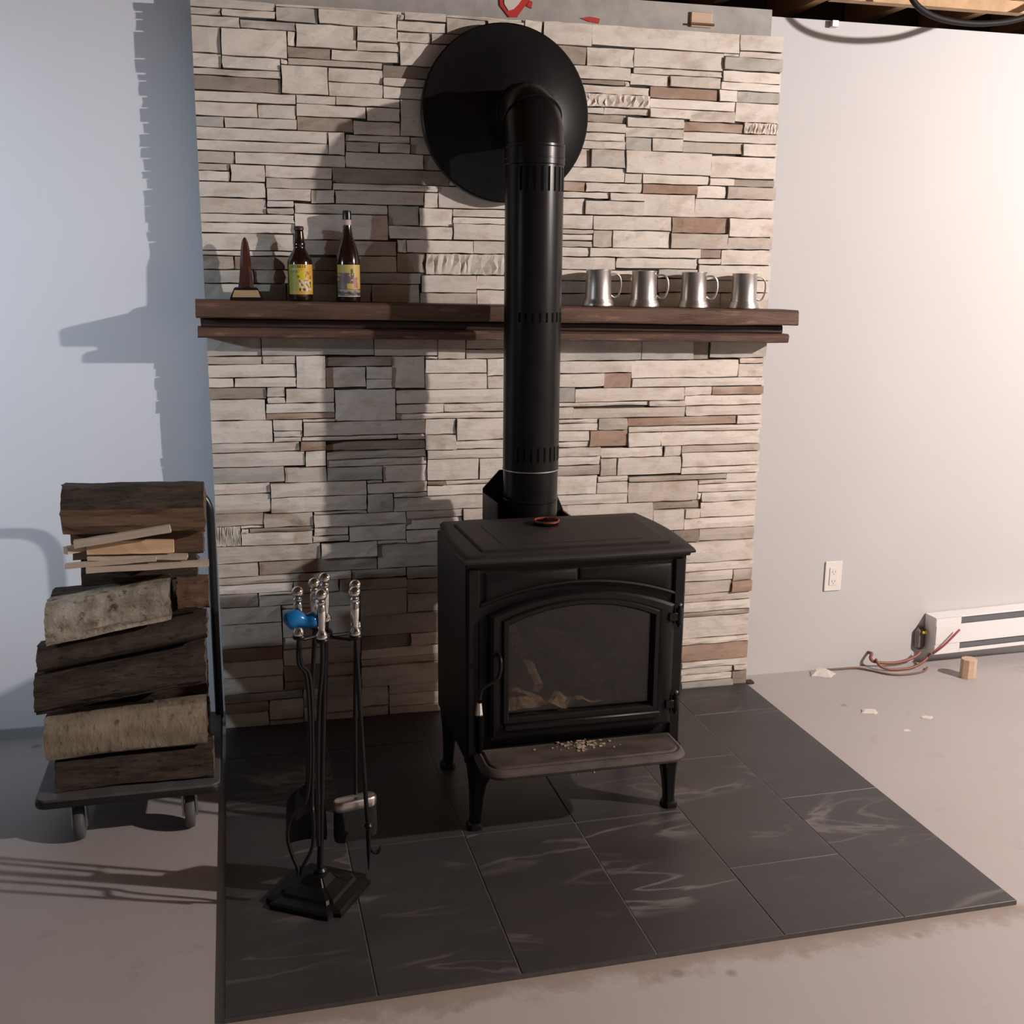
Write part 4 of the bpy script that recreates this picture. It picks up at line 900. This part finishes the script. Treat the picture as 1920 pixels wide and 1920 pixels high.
stick('long thin kindling stick lowest of the sticks, reaching the cart handle', (-.302, KY-.008, .728), (-.008, KY+.004, .7265), .022, .013, M['kindling'])
stick('thin kindling stick jutting out over the dark log', (-.352, KY+.006, .737), (-.135, KY+.002, .746), .024, .010, M['kindling'])
stick('flat grey kindling slat under the fresh orange board', (-.300, KY+.022, .752), (-.060, KY+.012, .7445), .030, .010, M['kindling'])
stick('fresh orange pine board, brightest piece of the kindling', (-.300, KY+.010, .7805), (-.092, KY+.010, .7740), .012, .034, M['kindling_fresh'])
stick('slanting pale kindling stick on top of the orange board', (-.325, KY-.012, .7960), (-.096, KY-.020, .8270), .020, .018, M['kindling'])
stick('short kindling stub poking out beside the orange board', (-.348, KY-.002, .7780), (-.305, KY+.030, .7790), .018, .018, M['kindling'])

# ------------------------------------------------------------------ right wall: outlet, heater, cables, bits
ox, oz = 2.2065, .366
ol = thing('wall_outlet', 'white wall outlet plate on the warm white wall', 'outlet', (ox, WY, oz))
bm = B(); bx(bm, ox-.035, ox+.035, WY-.006, WY, oz-.057, oz+.057, bev=.002); obj('cover_plate', bm, M['plastic_white'], ol)
bm = B(); bx(bm, ox-.017, ox+.017, WY-.0085, WY-.006, oz-.034, oz+.034, bev=.0008); sk = obj('socket_face', bm, M['plastic_white'], ol)
for dz in (-.018, .018):
    bm = B(); bx(bm, ox-.007, ox-.005, WY-.0092, WY-.0085, oz+dz-.004, oz+dz+.004); bx(bm, ox+.005, ox+.007, WY-.0092, WY-.0085, oz+dz-.004, oz+dz+.004); lathe(bm, [(.0022, WY-.0092), (.0022, WY-.0085)], (ox, 0, oz+dz-.009), 10, axis='y'); obj('socket_holes', bm, M['socket'], sk)
ht = thing('baseboard_heater', 'white electric baseboard heater propped up along the right wall', 'heater', (2.62, .03, .047))
ht.rotation_euler.y = -.026
def hp(name, bm, mat, par):
    o = obj(name, bm, mat); o.parent = par; return o
HL, HH, HD = 1.6, .147, .066
bm = B(); bx(bm, 0, .0015, -.0, HD, 0, HH); bx(bm, .0015, HL, HD-.004, HD, 0, HH); bx(bm, .0015, HL, 0, HD-.004, HH-.002, HH); bx(bm, .0015, HL, 0, HD-.004, 0, .002); case = hp('casing', bm, M['enamel'], ht)
bm = B(); bx(bm, .002, .110, -.002, .001, .116, HH-.003); hp('end_panel', bm, M['enamel'], ht)
bm = B(); bx(bm, .002, .110, -.002, .001, .0015, .040); hp('end_panel', bm, M['enamel'], ht)
bm = B(); bx(bm, .002, HL, -.004, .001, .041, .1155, bev=.001); hp('front_panel', bm, M['enamel'], ht)
bm = B(); bx(bm, .111, HL, .004, .010, .112, HH-.004); bx(bm, .111, HL, .004, .010, .016, .042); hp('louvre', bm, M['heater_gap'], ht)
bm = B(); bx(bm, .111, HL, -.002, .001, .0015, .0155); bx(bm, .111, HL, -.002, .001, HH-.0045, HH-.001); hp('edge_rail', bm, M['enamel'], ht)
bm = B(); bx(bm, -.045, -.002, .050, .0685, .005, .095, bev=.012); hp('junction_box', bm, pbr('dull_junction_box', (.17, .15, .14), rough=.8), ht)
bm = B(); lathe(bm, [(.004, -.045), (.006, -.042), (.0055, -.018), (.002, -.016)], (.02, .042, .078), 12, axis='x'); hp('wire_nut', bm, M['wire_nut'], ht)
bm = B(); lathe(bm, [(.026, 0), (.027, .002), (.0265, .072), (.025, .074)], (2.680, -.098, 0), 9); bmesh.ops.scale(bm, vec=(1.15, 1, 1), verts=bm.verts, space=Matrix.Translation((-2.680, .098, 0)))
tag(obj('wood_block', bm, M['raw_wood'], origin=(2.68, -.098, 0)), 'small raw wood block standing in front of the heater end', 'wood block')
def cable(name, pts, r, mat, label, k=6):
    bm = B(); tube(bm, smoothpath(pts, k), r, 8); return tag(obj(name, bm, mat, origin=pts[0], smooth='all'), label, 'cable')
cable('power_cable', [(2.383, .099, .052), (2.383, .076, .055), (2.376, .070, .040), (2.390, .066, .026), (2.45, .060, .017), (2.51, .058, .020), (2.565, .062, .034), (2.590, .070, .048)], .0062, M['cable_brown'], 'red brown power cable looping from the wall hole to the heater')
cable('power_cable', [(2.392, .060, .038), (2.398, .035, .018), (2.44, .020, .007), (2.52, .018, .008), (2.58, .030, .024), (2.612, .042, .050)], .0052, M['cable_brown'], 'red brown cable sagging to the floor below the other cable')
cable('power_cable', [(2.200, .080, .0048), (2.26, .076, .0046), (2.32, .070, .0046), (2.365, .028, .0046), (2.40, -.012, .0046), (2.445, -.030, .0046), (2.51, -.028, .0046), (2.555, -.014, .0046), (2.585, .012, .006)], .0040, pbr('dull_brown_cable', (.20, .12, .09), rough=.6), 'thin dull brown cable lying along the floor by the wall')
cable('loose_wire', [(2.609, .018, .058), (2.630, .008, .080), (2.651, .004, .100), (2.703, .002, .152)], .0042, M['wire_red'], 'stiff red wire sticking up across the heater front')
def chip(x, y, s, label, seed, h=.006, grp='plaster chips on the floor'):
    q = random.Random(seed); bm = B(); k = 9; ring = [(x+s*q.uniform(.7, 1.2)*math.cos(2*PI*i/k)*1.3, y+s*q.uniform(.6, 1.1)*math.sin(2*PI*i/k)) for i in range(k)]
    slab(bm, [(ring, 0), (ring, h*.5), ([(x+(a-x)*.6, y+(b-y)*.6) for a, b in ring], h)])
    tag(obj('plaster_chip', bm, M['plaster'], origin=(x, y, 0)), label, 'plaster chip', grp)
chip(2.137, -.314, .026, 'largest white plaster chip on the bare floor', 1)
chip(2.301, -.399, .016, 'small white plaster chip on the floor in front of the heater', 2, .003)
chip(2.170, -.482, .011, 'tiny white plaster chip nearest the slate hearth', 3, .003)
bm = B(); q = random.Random(4); k = 14; ring = [(2.165+.058*q.uniform(.7, 1.1)*math.cos(2*PI*i/k), .055+.045*q.uniform(.6, 1.1)*math.sin(2*PI*i/k)) for i in range(k)]
slab(bm, [(ring, .0), (ring, .003), ([(2.165+(a-2.165)*.5, .065+(b-.065)*.5) for a, b in ring], .014)])
tag(obj('plaster_splat', bm, M['plaster'], origin=(2.165, .055, 0)), 'white plaster splat where the right wall meets the floor', 'plaster')
bm = B(); bx(bm, 1.838, 1.868, .012, .040, .0005, .010, bev=.002); tag(obj('dark_shim', bm, M['timber_dark'], origin=(1.853, .026, 0)), 'small dark shim on the floor at the foot of the stones', 'shim')
# torn tape on the cement board and the inset block
tape = thing('torn_tape', 'torn red tape with pale paper on the cement strip above the pipe', 'tape', (.944, .035, 2.24))
bm = B(); prism(bm, [(.899, 2.288), (.901, 2.246), (.930, 2.214), (.955, 2.216), (.975, 2.243), (.990, 2.262), (1.004, 2.288)], .0315, .036); obj('red_strip', bm, M['red_tape'], tape)
bm = B(); prism(bm, [(.912, 2.289), (.914, 2.250), (.927, 2.232), (.944, 2.238), (.958, 2.252), (.985, 2.289)], .0290, .0315); obj('paper_scrap', bm, M['paper'], tape)
bm = B(); prism(bm, [(.984, 2.249), (1.000, 2.243), (1.003, 2.262), (.994, 2.266)], .0325, .036); obj('torn_corner', bm, M['red_tape'], tape)
bm = B(); prism(bm, [(1.157, 2.2255), (1.185, 2.217), (1.216, 2.214), (1.219, 2.228), (1.186, 2.2315)], .0325, .0358); tag(obj('tape_scrap', bm, M['red_tape'], origin=(1.187, .035, 2.222)), 'small red tape scrap on the cement strip right of the pipe', 'tape')
bm = B(); bx(bm, 1.518, 1.590, .026, .0358, 2.222, 2.266, bev=.002); ib = tag(obj('wood_insert', bm, M['raw_wood'], origin=(1.55, .03, 2.24)), 'pale wood piece set in the cement strip near the ceiling', 'wood block')
bm = B(); bx(bm, 1.514, 1.594, .016, .026, 2.226, 2.232); obj('lower_ledge', bm, M['split'], ib)
# ceiling cable, clip
bm = B(); tube(bm, smoothpath([(2.094, -.22, 2.436), (2.120, -.22, 2.332), (2.146, -.22, 2.280), (2.208, -.22, 2.247), (2.302, -.22, 2.233), (2.416, -.22, 2.236), (2.540, -.22, 2.261), (2.696, -.22, 2.332), (2.758, -.22, 2.436)]), .0095, 10)
tag(obj('ceiling_cable', bm, M['cable_black'], origin=(2.094, -.22, 2.4), smooth='all'), 'thick black cable sagging below the ceiling joists', 'cable')
bm = B(); bx(bm, 2.040, 2.064, .078, .0995, 2.262, 2.284, bev=.002); tag(obj('cable_clip', bm, M['nickel'], origin=(2.05, .09, 2.27)), 'small metal clip at the top edge of the right wall', 'clip')

# ------------------------------------------------------------------ lamps
bp_ = Vector(BULB['pos'])
bl = thing('hanging_bulb', 'bare warm light bulb hanging under the joists', 'lamp', tuple(bp_))
bm = B(); lathe(bm, [(.014, .052), (.019, .055), (.019, .085), (.010, .095)], tuple(bp_), 20); tube(bm, [bp_+Vector((0, 0, .09)), bp_+Vector((0, 0, .30))], .003, 8); obj('socket_and_cord', bm, M['cable_black'], bl, smooth=True)
ld = bpy.data.lights.new('bulb', 'POINT'); ld.energy = BULB['watts']; ld.color = BULB['color']; ld.shadow_soft_size = BULB['radius']
lo_ = link(bpy.data.objects.new('bulb', ld)); lo_.parent = bl
cp_ = Vector(CLAMP['pos']); dv = (Vector(CLAMP['aim'])-cp_).normalized()
cl = thing('clamp_lamp', 'reflector clamp lamp with cool bulb aimed at the chimney wall', 'lamp', tuple(cp_))
bm = B(); lathe(bm, [(.018, .16), (.022, .10), (.035, .085), (.075, .04), (.095, -.005), (.094, -.005), (.073, .04), (.033, .083), (.010, .085)], (0, 0, 0), 28)
o = obj('reflector', bm, M['silver_edge'], smooth=True); o.parent = cl; o.rotation_euler = (-dv).to_track_quat('Z', 'Y').to_euler()
bm = B(); tube(bm, [cp_-dv*.15, cp_-dv*.18+Vector((0, 0, .08)), (cp_.x, cp_.y-.1, 2.34)], .008, 8); obj('clamp_arm', bm, M['cable_black'], cl, smooth=True)
sd = bpy.data.lights.new('clamp_bulb', 'SPOT'); sd.energy = CLAMP['watts']; sd.color = CLAMP['color']; sd.shadow_soft_size = CLAMP['radius']; sd.spot_size = math.radians(CLAMP['cone']); sd.spot_blend = 1.0
so = link(bpy.data.objects.new('clamp_bulb', sd)); so.parent = cl; so.rotation_euler = (-dv).to_track_quat('Z', 'Y').to_euler(); so.location = dv*.0
